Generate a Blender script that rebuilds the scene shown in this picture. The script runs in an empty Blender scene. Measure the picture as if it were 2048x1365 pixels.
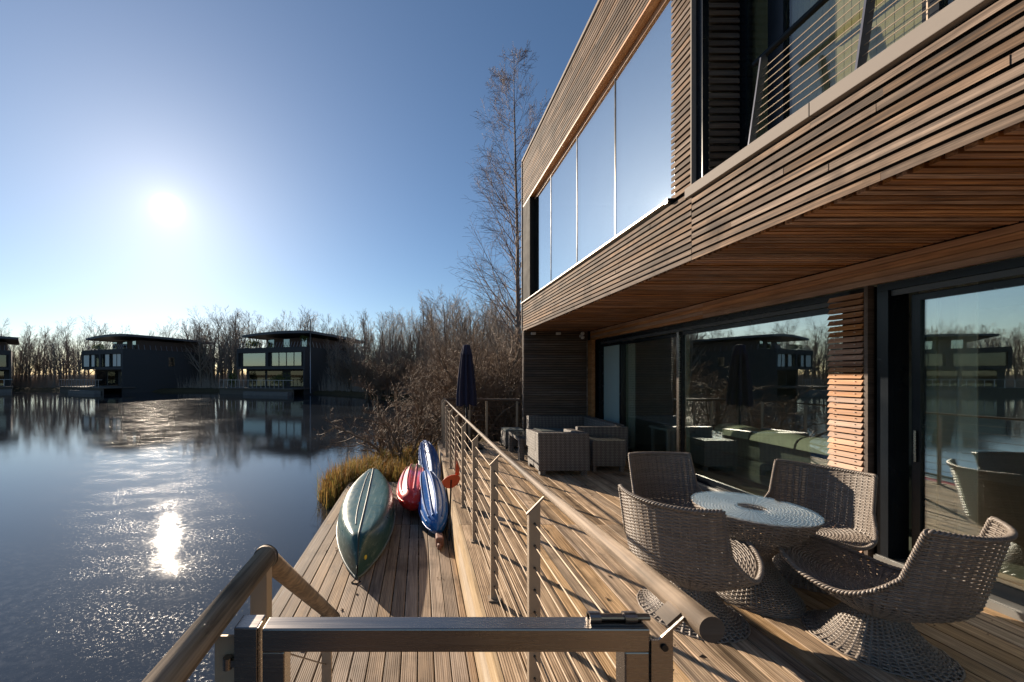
import bpy, math, random
import numpy as np
from mathutils import Vector, Matrix

R = math.radians
PI = math.pi
scene = bpy.context.scene
C = scene.collection

# ------------------------------------------------------------------ camera
FPX, VX, VY, CAMZ = 760.0, 840.0, 749.0, 1.65       # focal length and vanishing point in pixels of the 2048 px photo
cam_d = bpy.data.cameras.new('camera')
cam = bpy.data.objects.new('camera', cam_d)
C.objects.link(cam)
cam.location = (0, 0, CAMZ)
cam.rotation_euler = (PI / 2, 0, 0)
cam_d.sensor_width = 36.0
cam_d.lens = FPX / 2048 * 36
cam_d.shift_x = (1024 - VX) / 2048
cam_d.shift_y = -(682.5 - VY) / 2048
cam_d.clip_start = 0.05
cam_d.clip_end = 3000
scene.camera = cam

# ------------------------------------------------------------------ sky and sun
SUN = Vector((-505, 760, 331)).normalized()
EL = math.asin(SUN.z)
AZ = math.atan2(SUN.x, SUN.y)
w = bpy.data.worlds.new("World")
scene.world = w
w.use_nodes = True
nt = w.node_tree
nt.nodes.clear()
N = nt.nodes.new
L = nt.links.new
sky = N('ShaderNodeTexSky')
sky.sky_type = 'NISHITA'
sky.sun_disc = False
sky.sun_elevation = EL
sky.sun_rotation = AZ
sky.air_density = 1.0
sky.dust_density = 0.15
sky.ozone_density = 3.5
bg = N('ShaderNodeBackground')
bg.inputs[1].default_value = 0.055
hs = N('ShaderNodeHueSaturation'); hs.inputs['Saturation'].default_value = 1.04
L(sky.outputs[0], hs.inputs['Color']); L(hs.outputs[0], bg.inputs[0])
# the sun itself and the bright aureole of winter air round it, by direction in the world
tc = N('ShaderNodeTexCoord')
dot = N('ShaderNodeVectorMath'); dot.operation = 'DOT_PRODUCT'
nrm = N('ShaderNodeVectorMath'); nrm.operation = 'NORMALIZE'
L(tc.outputs['Generated'], nrm.inputs[0])
L(nrm.outputs[0], dot.inputs[0])
dot.inputs[1].default_value = SUN
def mth(op, a, b=None, nt=nt):
    n = nt.nodes.new('ShaderNodeMath'); n.operation = op
    for i, v in enumerate((a, b)):
        if v is None: continue
        if isinstance(v, (int, float)): n.inputs[i].default_value = v
        else: nt.links.new(v, n.inputs[i])
    return n.outputs[0]
dp = mth('MAXIMUM', dot.outputs['Value'], 0.0)
g = 0.0
for pw_, am in ((5.0, 0.040), (14.0, 0.030), (45.0, 0.035), (220.0, 0.055), (1100.0, 0.10), (9000.0, 2.0)):
    g = mth('ADD', mth('MULTIPLY', mth('POWER', dp, pw_), am), g)
bg2 = N('ShaderNodeBackground')
bg2.inputs[0].default_value = (1.0, 0.93, 0.82, 1)
L(g, bg2.inputs[1])
addw = N('ShaderNodeAddShader')
L(bg.outputs[0], addw.inputs[0]); L(bg2.outputs[0], addw.inputs[1])
out = N('ShaderNodeOutputWorld')
L(addw.outputs[0], out.inputs[0])

sun_d = bpy.data.lights.new('sun', 'SUN')
sun_d.energy = 4.9
sun_d.angle = R(0.53)
sun_d.color = (1.0, 0.84, 0.66)
sun_o = bpy.data.objects.new('sun', sun_d)
C.objects.link(sun_o)
sun_o.rotation_euler = SUN.to_track_quat('Z', 'Y').to_euler()
sun_o.location = (-30, 45, 25)

vs = scene.view_settings
vs.view_transform = 'Standard'
vs.look = 'None'
vs.gamma = 1
vs.use_curve_mapping = False
vs.exposure = 0.98
cy = scene.cycles
cy.use_denoising = True
cy.max_bounces = 10
cy.transparent_max_bounces = 24
cy.sample_clamp_indirect = 6.0
cy.blur_glossy = 0.5

# ------------------------------------------------------------------ materials
MATS = {}
class NT:
    def __init__(s, name):
        m = bpy.data.materials.new(name); m.use_nodes = True
        s.m = m; s.t = m.node_tree; s.t.nodes.clear()
        s.out = s.n('ShaderNodeOutputMaterial')
        MATS[name] = m
    def n(s, k, **kw):
        x = s.t.nodes.new(k)
        for a, v in kw.items(): setattr(x, a, v)
        return x
    def l(s, a, b): s.t.links.new(a, b)
    def mth(s, op, a, b=None): return mth(op, a, b, s.t)
    def coord(s, kind='Object', scale=(1, 1, 1), off=None):
        t = s.n('ShaderNodeTexCoord'); mp = s.n('ShaderNodeMapping')
        s.l(t.outputs[kind], mp.inputs[0]); mp.inputs['Scale'].default_value = scale
        if off is not None: s.l(off, mp.inputs['Location'])
        return mp.outputs[0]
    def noise(s, vec, scale, detail=4, rough=0.55):
        x = s.n('ShaderNodeTexNoise'); s.l(vec, x.inputs['Vector'])
        x.inputs['Scale'].default_value = scale; x.inputs['Detail'].default_value = detail
        x.inputs['Roughness'].default_value = rough
        return x.outputs[0]
    def ramp(s, fac, stops):
        x = s.n('ShaderNodeValToRGB'); s.l(fac, x.inputs[0])
        e = x.color_ramp.elements
        while len(e) < len(stops): e.new(0.5)
        for i, (p, c) in enumerate(stops):
            e[i].position = p
            e[i].color = (*c, 1) if isinstance(c, tuple) else (c, c, c, 1)
        return x.outputs[0]
    def mix(s, f, a, b, mode='MIX'):
        x = s.n('ShaderNodeMix', data_type='RGBA', blend_type=mode)
        for sock, v in ((x.inputs[0], f), (x.inputs[6], a), (x.inputs[7], b)):
            if isinstance(v, (int, float)): sock.default_value = v
            elif isinstance(v, tuple): sock.default_value = (*v, 1)
            else: s.l(v, sock)
        return x.outputs[2]
    def attr(s, name):
        x = s.n('ShaderNodeAttribute'); x.attribute_name = name
        return x.outputs['Fac']
    def bsdf(s, color=None, rough=0.5, metal=0.0, spec=0.5):
        b = s.n('ShaderNodeBsdfPrincipled')
        for k, v in (('Base Color', color), ('Roughness', rough), ('Metallic', metal), ('Specular IOR Level', spec)):
            if v is None: continue
            if isinstance(v, tuple): b.inputs[k].default_value = (*v, 1)
            elif isinstance(v, (int, float)): b.inputs[k].default_value = v
            else: s.l(v, b.inputs[k])
        s.l(b.outputs[0], s.out.inputs[0])
        return b
    def bump(s, b, h, strength=0.4, dist=0.01):
        x = s.n('ShaderNodeBump'); x.inputs['Strength'].default_value = strength
        x.inputs['Distance'].default_value = dist
        s.l(h, x.inputs['Height']); s.l(x.outputs[0], b.inputs['Normal'])

def wood(name, dark, mid, light, axis, rough=0.62, ridges=0.0, var=0.35, spec=0.4, stain=0.0, bump=0.35):
    s = NT(name)
    rnd = s.attr('rnd')
    sc = [75, 75, 75]; sc[axis] = 2.6
    offn = s.n('ShaderNodeCombineXYZ')
    for i in range(3): s.l(s.mth('MULTIPLY', rnd, 13.7 + 5 * i), offn.inputs[i])
    v = s.coord('Object', sc, offn.outputs[0])
    n1 = s.noise(v, 1.0, 5, 0.6)
    sc2 = [13, 13, 13]; sc2[axis] = 0.9
    n2 = s.noise(s.coord('Object', sc2, offn.outputs[0]), 1.0, 3)
    n3 = s.noise(s.coord('Object', (3.1, 3.1, 3.1)), 1.0, 4)
    f = s.mth('ADD', s.mth('MULTIPLY', n1, 0.6), s.mth('MULTIPLY', n2, 0.4))
    col = s.ramp(f, [(0.36, dark), (0.49, mid), (0.62, light)])
    vr = s.mth('ADD', 1.0 - var / 2, s.mth('MULTIPLY', rnd, var))
    hsv = s.n('ShaderNodeHueSaturation'); s.l(col, hsv.inputs['Color']); s.l(vr, hsv.inputs['Value'])
    s.l(s.mth('ADD', 0.75, s.mth('MULTIPLY', s.mth('FRACT', s.mth('MULTIPLY', rnd, 7.31)), 0.4)), hsv.inputs['Saturation'])
    c = hsv.outputs[0]
    if stain:
        c = s.mix(s.mth('MULTIPLY', s.ramp(n3, [(0.5, 0.0), (0.72, 1.0)]), stain), c, tuple(x * 0.45 for x in dark))
    b = s.bsdf(c, s.ramp(n1, [(0.2, rough - 0.1), (0.8, rough + 0.15)]), 0, spec)
    h = n1
    if ridges:
        cx = s.n('ShaderNodeSeparateXYZ'); s.l(s.coord('Object'), cx.inputs[0])
        perp = cx.outputs[0 if axis == 1 else 1]
        wv = s.mth('SINE', s.mth('MULTIPLY', perp, ridges))
        h = s.mth('ADD', n1, s.mth('MULTIPLY', wv, 0.35))
    s.bump(b, h, bump, 0.004)
    return s.m

wood('deck_wood', (0.13, 0.08, 0.042), (0.34, 0.225, 0.126), (0.55, 0.39, 0.24), 1, 0.66, 420.0, 0.6, 0.22, 0.65, 0.6)
wood('dock_wood', (0.11, 0.075, 0.048), (0.235, 0.168, 0.112), (0.35, 0.255, 0.172), 1, 0.66, 420.0, 0.5, 0.22, 0.5, 0.5)
wood('fresh_wood', (0.34, 0.235, 0.13), (0.50, 0.37, 0.225), (0.62, 0.48, 0.32), 1, 0.6, 0, 0.2, 0.4, 0.2)
wood('clad_wood', (0.038, 0.024, 0.016), (0.14, 0.093, 0.063), (0.27, 0.19, 0.135), 1, 0.70, 0, 0.8, 0.16, 0.7)
wood('clad_wood_across', (0.055, 0.04, 0.03), (0.105, 0.072, 0.052), (0.16, 0.115, 0.085), 0, 0.6, 0, 0.5, 0.4, 0.3)
wood('warm_wood_across', (0.10, 0.045, 0.018), (0.28, 0.125, 0.052), (0.52, 0.265, 0.12), 0, 0.45, 0, 0.85, 0.5, 0.3)
wood('warm_wood', (0.20, 0.09, 0.038), (0.38, 0.185, 0.085), (0.50, 0.275, 0.14), 1, 0.5, 0, 0.45, 0.5, 0.2)
wood('pole_wood', (0.07, 0.048, 0.03), (0.20, 0.142, 0.092), (0.33, 0.24, 0.16), 1, 0.62, 0, 0.2, 0.3, 0.8)

def plain(name, col, rough=0.5, metal=0.0, spec=0.5, nscale=6.0, namt=0.25, bump=0.0, aniso=None):
    s = NT(name)
    v = s.coord('Object', (1, 1, 1) if aniso is None else aniso)
    n = s.noise(v, nscale, 4)
    c = s.mix(n, tuple(x * (1 - namt) for x in col), tuple(min(1, x * (1 + namt)) for x in col))
    r = s.mth('ADD', rough - 0.08, s.mth('MULTIPLY', n, 0.16))
    b = s.bsdf(c, r, metal, spec)
    if bump: s.bump(b, n, bump, 0.005)
    return s.m

plain('brushed_steel', (0.27, 0.245, 0.225), 0.27, 1.0, 0.5, 4.0, 0.12, 0.06, (1, 40, 40))
plain('post_steel', (0.36, 0.285, 0.21), 0.55, 0.4, 0.5, 6.0, 0.15)  # warm tan: the deck's reflection put into the steel colour
plain('dark_frame', (0.007, 0.010, 0.014), 0.25, 0.0, 0.22)
plain('grey_frame', (0.05, 0.055, 0.06), 0.35, 0.1, 0.4)
plain('fin_steel', (0.10, 0.105, 0.13), 0.35, 0.6, 0.5)
plain('membrane', (0.012, 0.011, 0.010), 0.8, 0, 0.2)
plain('coping', (0.24, 0.21, 0.185), 0.75, 0, 0.2, 3.0, 0.12, 0.1)
plain('track_metal', (0.24, 0.24, 0.23), 0.4, 0.5)
plain('sill_metal', (0.55, 0.50, 0.44), 0.4, 0.5)
plain('render_wall', (0.30, 0.30, 0.28), 0.8)
plain('dim_wall', (0.34, 0.34, 0.31), 0.85)
plain('cream_frame', (0.42, 0.42, 0.30), 0.5)
plain('curtain_cloth', (0.78, 0.76, 0.68), 0.85, 0, 0.2, 3.0, 0.1, 0.0, (1, 1, 0.1))
plain('olive_blind', (0.34, 0.315, 0.225), 0.8, 0, 0.2, 3.0, 0.1)
plain('grey_upholstery', (0.13, 0.15, 0.14), 0.8, 0, 0.3)
plain('green_upholstery', (0.48, 0.52, 0.40), 0.7, 0, 0.3)
plain('carpet', (0.22, 0.23, 0.19), 0.9)
plain('white_plastic', (0.62, 0.60, 0.57), 0.45)
plain('navy_canvas', (0.028, 0.028, 0.055), 0.85, 0, 0.25, 12, 0.2, 0.1)
plain('black_metal', (0.012, 0.012, 0.013), 0.4, 0.3)
plain('orange_plastic', (0.62, 0.075, 0.015), 0.35)
plain('brown_strap', (0.16, 0.07, 0.05), 0.6)
plain('yellow_sticker', (0.70, 0.52, 0.06), 0.5)
plain('bark', (0.15, 0.115, 0.085), 0.9, 0, 0.2, 20, 0.4, 0.4)
plain('birch_bark', (0.17, 0.125, 0.10), 0.8, 0, 0.3, 12, 0.5, 0.3)
plain('twig', (0.27, 0.22, 0.18), 0.6, 0, 0.5, 3, 0.3)
plain('shrub_twig', (0.18, 0.12, 0.078), 0.7, 0, 0.35, 3, 0.3)
plain('birch_twig', (0.17, 0.11, 0.09), 0.7, 0, 0.4, 3, 0.3)
plain('far_cladding', (0.055, 0.052, 0.052), 0.75, 0, 0.3, 3, 0.35, 0.0, (1, 1, 22))
plain('far_cladding_brown', (0.085, 0.055, 0.045), 0.75, 0, 0.3, 3, 0.35, 0.0, (1, 1, 22))
plain('far_roof', (0.075, 0.078, 0.088), 0.55)
plain('far_steel', (0.30, 0.30, 0.32), 0.4, 0.6)
plain('far_deck', (0.10, 0.085, 0.07), 0.8)
plain('concrete', (0.16, 0.15, 0.14), 0.85, 0, 0.3, 4, 0.3, 0.2)
plain('seat_pad', (0.36, 0.36, 0.34), 0.8)

# metallic paint-free dielectric plastics of the boats
s = NT('canoe_green')
v = s.coord('Object')
n = s.noise(v, 2.2, 5); n2 = s.noise(s.coord('Object', (30, 1.5, 30)), 1.0, 3); n3 = s.noise(v, 14, 4)
c = s.mix(s.ramp(n, [(0.4, 0.0), (0.7, 1.0)]), (0.016, 0.062, 0.058), (0.035, 0.10, 0.09))
c = s.mix(s.ramp(n2, [(0.55, 0.0), (0.70, 0.75)]), c, (0.16, 0.22, 0.20))
b = s.bsdf(c, s.ramp(n3, [(0.3, 0.26), (0.7, 0.44)]), 0, 0.55)
s.bump(b, n2, 0.08, 0.003)
plain('canoe_keel', (0.02, 0.04, 0.038), 0.5)
plain('canoe_trim', (0.10, 0.13, 0.12), 0.45)

def kayak_mat(name, stops, axis=1, scuff=(0.5, 0.52, 0.55), amt=0.6):
    s = NT(name)
    t = s.n('ShaderNodeTexCoord'); sp = s.n('ShaderNodeSeparateXYZ'); s.l(t.outputs['Object'], sp.inputs[0])
    n = s.noise(t.outputs['Object'], 3.0, 4)
    f = s.mth('ADD', s.mth('DIVIDE', s.mth('SUBTRACT', sp.outputs[axis], 5.75), 1.8), s.mth('MULTIPLY', s.mth('SUBTRACT', n, 0.5), 0.7))
    c = s.ramp(f, stops)
    n2 = s.noise(s.coord('Object', (26, 2.2, 26)), 1.0, 4)
    n3 = s.noise(t.outputs['Object'], 11.0, 5)
    sc = s.mth('MULTIPLY', s.ramp(n2, [(0.52, 0.0), (0.66, 1.0)]), s.ramp(n3, [(0.42, 0.0), (0.62, 1.0)]))
    c = s.mix(s.mth('MULTIPLY', sc, amt), c, scuff)
    b = s.bsdf(c, 0.34, 0, 0.5)
    s.bump(b, n2, 0.12, 0.003)
kayak_mat('kayak_pink', [(0.12, (0.62, 0.03, 0.02)), (0.42, (0.52, 0.025, 0.06)), (0.58, (0.42, 0.07, 0.26)),
                         (0.78, (0.42, 0.10, 0.06)), (0.95, (0.16, 0.20, 0.08))], scuff=(0.65, 0.45, 0.45))
kayak_mat('kayak_blue', [(0.0, (0.008, 0.10, 0.36)), (1.0, (0.006, 0.085, 0.33))], amt=0.55)
kayak_mat('kayak_worn_blue', [(0.0, (0.02, 0.09, 0.30)), (1.0, (0.03, 0.09, 0.27))], amt=0.9)

# round wicker strands (built as geometry)
s = NT('wicker')
v = s.coord('Object'); n = s.noise(v, 9, 4); n2 = s.noise(v, 60, 2)
rn = s.attr('rnd')
c = s.mix(s.mth('ADD', s.mth('MULTIPLY', n, 0.6), s.mth('MULTIPLY', rn, 0.4)), (0.115, 0.092, 0.075), (0.30, 0.255, 0.215))
b = s.bsdf(c, 0.42, 0, 0.5)
s.bump(b, n2, 0.2, 0.002)
plain('pale_wicker', (0.50, 0.46, 0.42), 0.45, 0, 0.5, 30, 0.25)  # sky reflected in the table's glass top, put into a paler weave colour
# flat grey rattan weave of the lounge set
s = NT('rattan')
t = s.n('ShaderNodeTexCoord'); sp = s.n('ShaderNodeSeparateXYZ'); s.l(t.outputs['UV'], sp.inputs[0])
U = s.mth('MULTIPLY', sp.outputs[0], 55.0); V = s.mth('MULTIPLY', sp.outputs[1], 75.0)
par = s.mth('MULTIPLY', s.mth('FLOOR', V), PI)
hh = s.mth('MULTIPLY', s.mth('ABSOLUTE', s.mth('SINE', s.mth('MULTIPLY', V, PI))),
           s.mth('ADD', 0.6, s.mth('MULTIPLY', s.mth('SINE', s.mth('ADD', s.mth('MULTIPLY', U, PI), par)), 0.4)))
n = s.noise(t.outputs['Object'], 5, 4)
base = s.mix(n, (0.25, 0.225, 0.20), (0.46, 0.42, 0.385))
c = s.mix(s.ramp(hh, [(0.1, 0.0), (0.5, 1.0)]), tuple([0.03, 0.026, 0.022]), base)
pl = s.mth('MULTIPLY', s.mth('ADD', 0.84, s.mth('MULTIPLY', s.mth('SINE', s.mth('MULTIPLY', sp.outputs[0], 6.283 * 13)), 0.16)), s.mth('ADD', 0.86, s.mth('MULTIPLY', s.mth('SINE', s.mth('MULTIPLY', sp.outputs[1], 6.283 * 21)), 0.14)))
hv = s.n('ShaderNodeHueSaturation'); s.l(c, hv.inputs['Color']); s.l(pl, hv.inputs['Value'])
b = s.bsdf(hv.outputs[0], 0.5, 0, 0.5)
s.bump(b, hh, 0.9, 0.006)

def glass(name, tint, lo, hi, rough=0.0, wob=0.0):
    s = NT(name)
    fr = s.n('ShaderNodeLayerWeight'); fr.inputs[0].default_value = 0.5
    f = s.mth('ADD', lo, s.mth('MULTIPLY', s.mth('POWER', fr.outputs['Facing'], 2.0), hi - lo))
    tr = s.n('ShaderNodeBsdfTransparent'); tr.inputs[0].default_value = (*tint, 1)
    gl = s.n('ShaderNodeBsdfGlossy'); gl.inputs[0].default_value = (0.93, 0.98, 0.97, 1); gl.inputs['Roughness'].default_value = rough
    mx = s.n('ShaderNodeMixShader'); s.l(f, mx.inputs[0]); s.l(tr.outputs[0], mx.inputs[1]); s.l(gl.outputs[0], mx.inputs[2])
    if wob:
        n = s.noise(s.coord('Object'), 1.4, 2)
        bp = s.n('ShaderNodeBump'); bp.inputs['Strength'].default_value = wob; bp.inputs['Distance'].default_value = 0.02
        s.l(n, bp.inputs['Height']); s.l(bp.outputs[0], gl.inputs['Normal'])
    s.l(mx.outputs[0], s.out.inputs[0])
glass('door_glass', (0.90, 0.94, 0.90), 0.25, 0.85, 0.0, 0.02)
plain('pale_curtain_pane', (0.34, 0.43, 0.41), 0.18, 0, 0.6, 2.0, 0.15, 0.0, (1, 1, 0.05))  # opaque pane painted pale, for the bright curtain seen through clear glass
glass('window_glass', (0.8, 0.83, 0.84), 0.66, 0.93, 0.0, 0.05)
glass('far_glass', (0.35, 0.45, 0.43), 0.36, 0.85, 0.02)
glass('table_glass', (0.92, 0.94, 0.94), 0.03, 0.42, 0.03)
glass('balcony_glass', (0.84, 0.85, 0.78), 0.04, 0.35)
glass('shaded_glass', (0.25, 0.30, 0.30), 0.08, 0.5, 0.02)  # darker, duller copy of far_glass: shade on the far houses put into it

# the frozen lake: dark clear ice, frosted and scored in patches
s = NT('lake_ice')
v = s.coord('Object')
vs_ = s.coord('Object', (0.35, 1.0, 1.0))
big = s.noise(v, 0.16, 4, 0.6)
mid = s.noise(v, 1.1, 5, 0.62)
fine = s.noise(v, 9.0, 5, 0.65)
fine2 = s.noise(v, 34.0, 3, 0.6)
crk = s.n('ShaderNodeTexVoronoi', feature='DISTANCE_TO_EDGE')
dv = s.n('ShaderNodeVectorMath', operation='ADD')
nn = s.n('ShaderNodeTexNoise'); nn.inputs['Scale'].default_value = 1.4; s.l(v, nn.inputs['Vector'])
s.l(v, dv.inputs[0]); s.l(nn.outputs[1], dv.inputs[1]); s.l(dv.outputs[0], crk.inputs['Vector'])
crk.inputs['Scale'].default_value = 0.55
crack = s.ramp(crk.outputs['Distance'], [(0.0, 1.0), (0.018, 0.0)])
frost = s.mth('MULTIPLY', s.ramp(big, [(0.46, 0.0), (0.66, 1.0)]), s.ramp(fine, [(0.46, 0.0), (0.62, 1.0)]))
frost2 = s.mth('MAXIMUM', s.mth('MULTIPLY', frost, 0.8), s.mth('MULTIPLY', s.mth('MULTIPLY', crack, s.ramp(mid, [(0.45, 0.0), (0.6, 1.0)])), 0.12))
c = s.mix(s.mth('MULTIPLY', frost2, 0.5), (0.014, 0.018, 0.024), (0.12, 0.13, 0.14))
r = s.mth('ADD', s.mth('MULTIPLY', s.ramp(mid, [(0.4, 0.0), (0.7, 1.0)]), 0.035), s.mth('ADD', 0.014, s.mth('MULTIPLY', frost2, 0.16)))
b = s.bsdf(c, r, 0, 0.62)
rip = s.noise(s.coord('Object', (1.0, 1.9, 1.0)), 3.2, 4, 0.7)
patch = s.ramp(big, [(0.38, 0.2), (0.60, 1.0)])
hgt = s.mth('ADD', s.mth('ADD', s.mth('MULTIPLY', mid, 0.07), s.mth('MULTIPLY', s.mth('MULTIPLY', rip, 0.11), patch)),
            s.mth('ADD', s.mth('MULTIPLY', s.mth('MULTIPLY', fine, 0.085), patch), s.mth('ADD', s.mth('MULTIPLY', fine2, 0.04), s.mth('MULTIPLY', crack, 0.004))))
s.bump(b, hgt, 0.13, 0.06)
# rime grains scattered over the clear ice: rough, so they catch the sun far from the mirror point
gr = s.noise(v, 26.0, 3, 0.75); gr2 = s.noise(s.coord('Object', (0.5, 1, 1)), 2.3, 4, 0.6)
mk = s.mth('MULTIPLY', s.ramp(gr, [(0.55, 0.0), (0.66, 1.0)]), s.ramp(gr2, [(0.44, 0.06), (0.68, 1.0)]))
rg = s.n('ShaderNodeBsdfPrincipled'); rg.inputs['Base Color'].default_value = (0.07, 0.075, 0.08, 1); rg.inputs['Roughness'].default_value = 0.20; rg.inputs['Specular IOR Level'].default_value = 0.55
bp = s.n('ShaderNodeBump'); bp.inputs['Strength'].default_value = 0.35; bp.inputs['Distance'].default_value = 0.02; s.l(gr, bp.inputs['Height']); s.l(bp.outputs[0], rg.inputs['Normal'])
mx = s.n('ShaderNodeMixShader'); s.l(s.mth('MULTIPLY', mk, 0.30), mx.inputs[0]); s.l(b.outputs[0], mx.inputs[1]); s.l(rg.outputs[0], mx.inputs[2]); s.l(mx.outputs[0], s.out.inputs[0])

s = NT('ground_soil')
v = s.coord('Object'); n = s.noise(v, 0.5, 5); n2 = s.noise(v, 7, 5)
c = s.mix(s.mth('ADD', s.mth('MULTIPLY', n, 0.5), s.mth('MULTIPLY', n2, 0.5)), (0.035, 0.026, 0.016), (0.13, 0.10, 0.05))
b = s.bsdf(c, 0.95, 0, 0.1); s.bump(b, n2, 0.8, 0.06)
s = NT('reed_blade')
rn = s.attr('rnd')
c = s.ramp(rn, [(0.0, (0.14, 0.07, 0.025)), (0.35, (0.34, 0.18, 0.055)), (0.6, (0.48, 0.32, 0.10)), (0.8, (0.22, 0.20, 0.05)), (1.0, (0.09, 0.12, 0.03))])
b = s.bsdf(c, 0.6, 0, 0.3)
tl = s.n('ShaderNodeBsdfTranslucent'); s.l(c, tl.inputs[0]); mx = s.n('ShaderNodeMixShader'); mx.inputs[0].default_value = 0.4
s.l(b.outputs[0], mx.inputs[1]); s.l(tl.outputs[0], mx.inputs[2]); s.l(mx.outputs[0], s.out.inputs[0])
s = NT('evergreen_leaf')
rn = s.attr('rnd')
c = s.ramp(rn, [(0.0, (0.03, 0.055, 0.012)), (0.6, (0.09, 0.13, 0.025)), (1.0, (0.22, 0.22, 0.05))])
b = s.bsdf(c, 0.5, 0, 0.4)
tl = s.n('ShaderNodeBsdfTranslucent'); s.l(c, tl.inputs[0]); mx = s.n('ShaderNodeMixShader'); mx.inputs[0].default_value = 0.4
s.l(b.outputs[0], mx.inputs[1]); s.l(tl.outputs[0], mx.inputs[2]); s.l(mx.outputs[0], s.out.inputs[0])
plain('dead_leaf', (0.12, 0.07, 0.035), 0.8)
M = MATS

# ------------------------------------------------------------------ mesh helpers
rng = random.Random(7)

class MB:
    """Collects boxes, bars, tubes and sheets; build() links them as ONE mesh object."""
    def __init__(s): s.v = []; s.f = []; s.r = []; s.n = 0
    def add(s, verts, faces, rnd=None):
        if rnd is None: rnd = rng.random()
        verts = np.asarray(verts, float).reshape(-1, 3)
        s.v.append(verts)
        n = s.n
        for f in faces: s.f.append(tuple(int(i) + n for i in f))
        s.r.extend([rnd] * len(faces))
        s.n += len(verts)
        return s
    def box(s, x0, x1, y0, y1, z0, z1, rnd=None, mat=None):
        v = np.array([(x0, y0, z0), (x1, y0, z0), (x1, y1, z0), (x0, y1, z0), (x0, y0, z1), (x1, y0, z1), (x1, y1, z1), (x0, y1, z1)], float)
        if mat is not None: v = np.array([tuple(mat @ Vector(p)) for p in v])
        return s.add(v, [(0, 3, 2, 1), (4, 5, 6, 7), (0, 1, 5, 4), (1, 2, 6, 5), (2, 3, 7, 6), (3, 0, 4, 7)], rnd)
    def prism(s, poly, axis, a, b, rnd=None):
        """closed polygon (2D, in the other two axes in order) swept along axis from a to b"""
        n = len(poly); v = []
        for t in (a, b):
            for p in poly:
                q = list(p); q.insert(axis, t); v.append(q)
        f = [tuple(range(n))[::-1], tuple(range(n, 2 * n))] + [(i, (i + 1) % n, n + (i + 1) % n, n + i) for i in range(n)]
        return s.add(v, f, rnd)
    def tube(s, path, rad, sides=8, caps=True, rnd=None, flat=None):
        P = np.asarray(path, float); n = len(P)
        rad = np.broadcast_to(np.asarray(rad, float), (n,))
        T = np.gradient(P, axis=0); T /= np.linalg.norm(T, axis=1)[:, None] + 1e-12
        up = np.array([0, 0, 1.0]) if abs(T[0][2]) < 0.9 else np.array([1.0, 0, 0])
        A = np.cross(T, up); A /= np.linalg.norm(A, axis=1)[:, None] + 1e-12
        B = np.cross(A, T)
        ang = np.arange(sides) * 2 * PI / sides
        V = P[:, None] + rad[:, None, None] * (np.cos(ang)[None, :, None] * A[:, None] + np.sin(ang)[None, :, None] * B[:, None])
        f = []
        for i in range(n - 1):
            for k in range(sides):
                k2 = (k + 1) % sides
                f.append((i * sides + k, i * sides + k2, (i + 1) * sides + k2, (i + 1) * sides + k))
        if caps:
            f.append(tuple(range(sides))); f.append(tuple(range((n - 1) * sides, n * sides))[::-1])
        return s.add(V.reshape(-1, 3), f, rnd)
    def strand(s, P, Nn, wd, th, closed=False, rnd=None):
        """flat-oval wicker strand along P with surface normals Nn"""
        P = np.asarray(P, float); Nn = np.asarray(Nn, float); n = len(P)
        if closed: T = np.roll(P, -1, 0) - np.roll(P, 1, 0)
        else: T = np.gradient(P, axis=0)
        T /= np.linalg.norm(T, axis=1)[:, None] + 1e-12
        B = np.cross(Nn, T); B /= np.linalg.norm(B, axis=1)[:, None] + 1e-12
        V = np.stack([P + B * wd, P + Nn * th, P - B * wd, P - Nn * th], 1).reshape(-1, 3)
        f = []
        for i in range(n if closed else n - 1):
            j = (i + 1) % n
            for k in range(4):
                k2 = (k + 1) % 4
                f.append((i * 4 + k, i * 4 + k2, j * 4 + k2, j * 4 + k))
        return s.add(V, f, rnd)
    def lathe(s, prof, seg=32, rnd=None, cx=0, cy=0):
        """(r, z) profile turned about the z axis"""
        v = []; f = []; n = len(prof)
        for k in range(seg):
            a = 2 * PI * k / seg
            for r_, z_ in prof: v.append((cx + r_ * math.cos(a), cy + r_ * math.sin(a), z_))
        for k in range(seg):
            k2 = (k + 1) % seg
            for i in range(n - 1): f.append((k * n + i, k2 * n + i, k2 * n + i + 1, k * n + i + 1))
        return s.add(v, f, rnd)
    def sheet(s, V, rnd=None, close_u=False, close_v=False):
        """grid of points V[i][j]"""
        V = np.asarray(V, float); a, b = V.shape[:2]; f = []
        for i in range(a if close_u else a - 1):
            i2 = (i + 1) % a
            for j in range(b if close_v else b - 1):
                j2 = (j + 1) % b
                f.append((i * b + j, i2 * b + j, i2 * b + j2, i * b + j2))
        return s.add(V.reshape(-1, 3), f, rnd)
    def mesh(s, name, mat, smooth=False, uv=False):
        me = bpy.data.meshes.new(name)
        V = np.concatenate(s.v) if s.v else np.zeros((0, 3))
        me.from_pydata(V.tolist(), [], s.f)
        at = me.attributes.new('rnd', 'FLOAT', 'FACE'); at.data.foreach_set('value', np.asarray(s.r, np.float32))
        if smooth: me.polygons.foreach_set('use_smooth', [True] * len(me.polygons))
        if uv:
            ul = me.uv_layers.new(name='uv')
            for p in me.polygons:
                nx, ny, nz = (abs(c) for c in p.normal)
                for li in p.loop_indices:
                    co = me.vertices[me.loops[li].vertex_index].co
                    ul.data[li].uv = (co.x, co.y) if nz > max(nx, ny) else ((co.y, co.z) if nx > ny else (co.x, co.z))
        me.materials.append(mat if not isinstance(mat, str) else M[mat])
        me.update()
        return me
    def build(s, name, mat, parent=None, smooth=False, bevel=0, uv=False, autosmooth=False):
        me = s.mesh(name, mat, smooth, uv)
        return link(name, me, parent, bevel)

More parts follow.
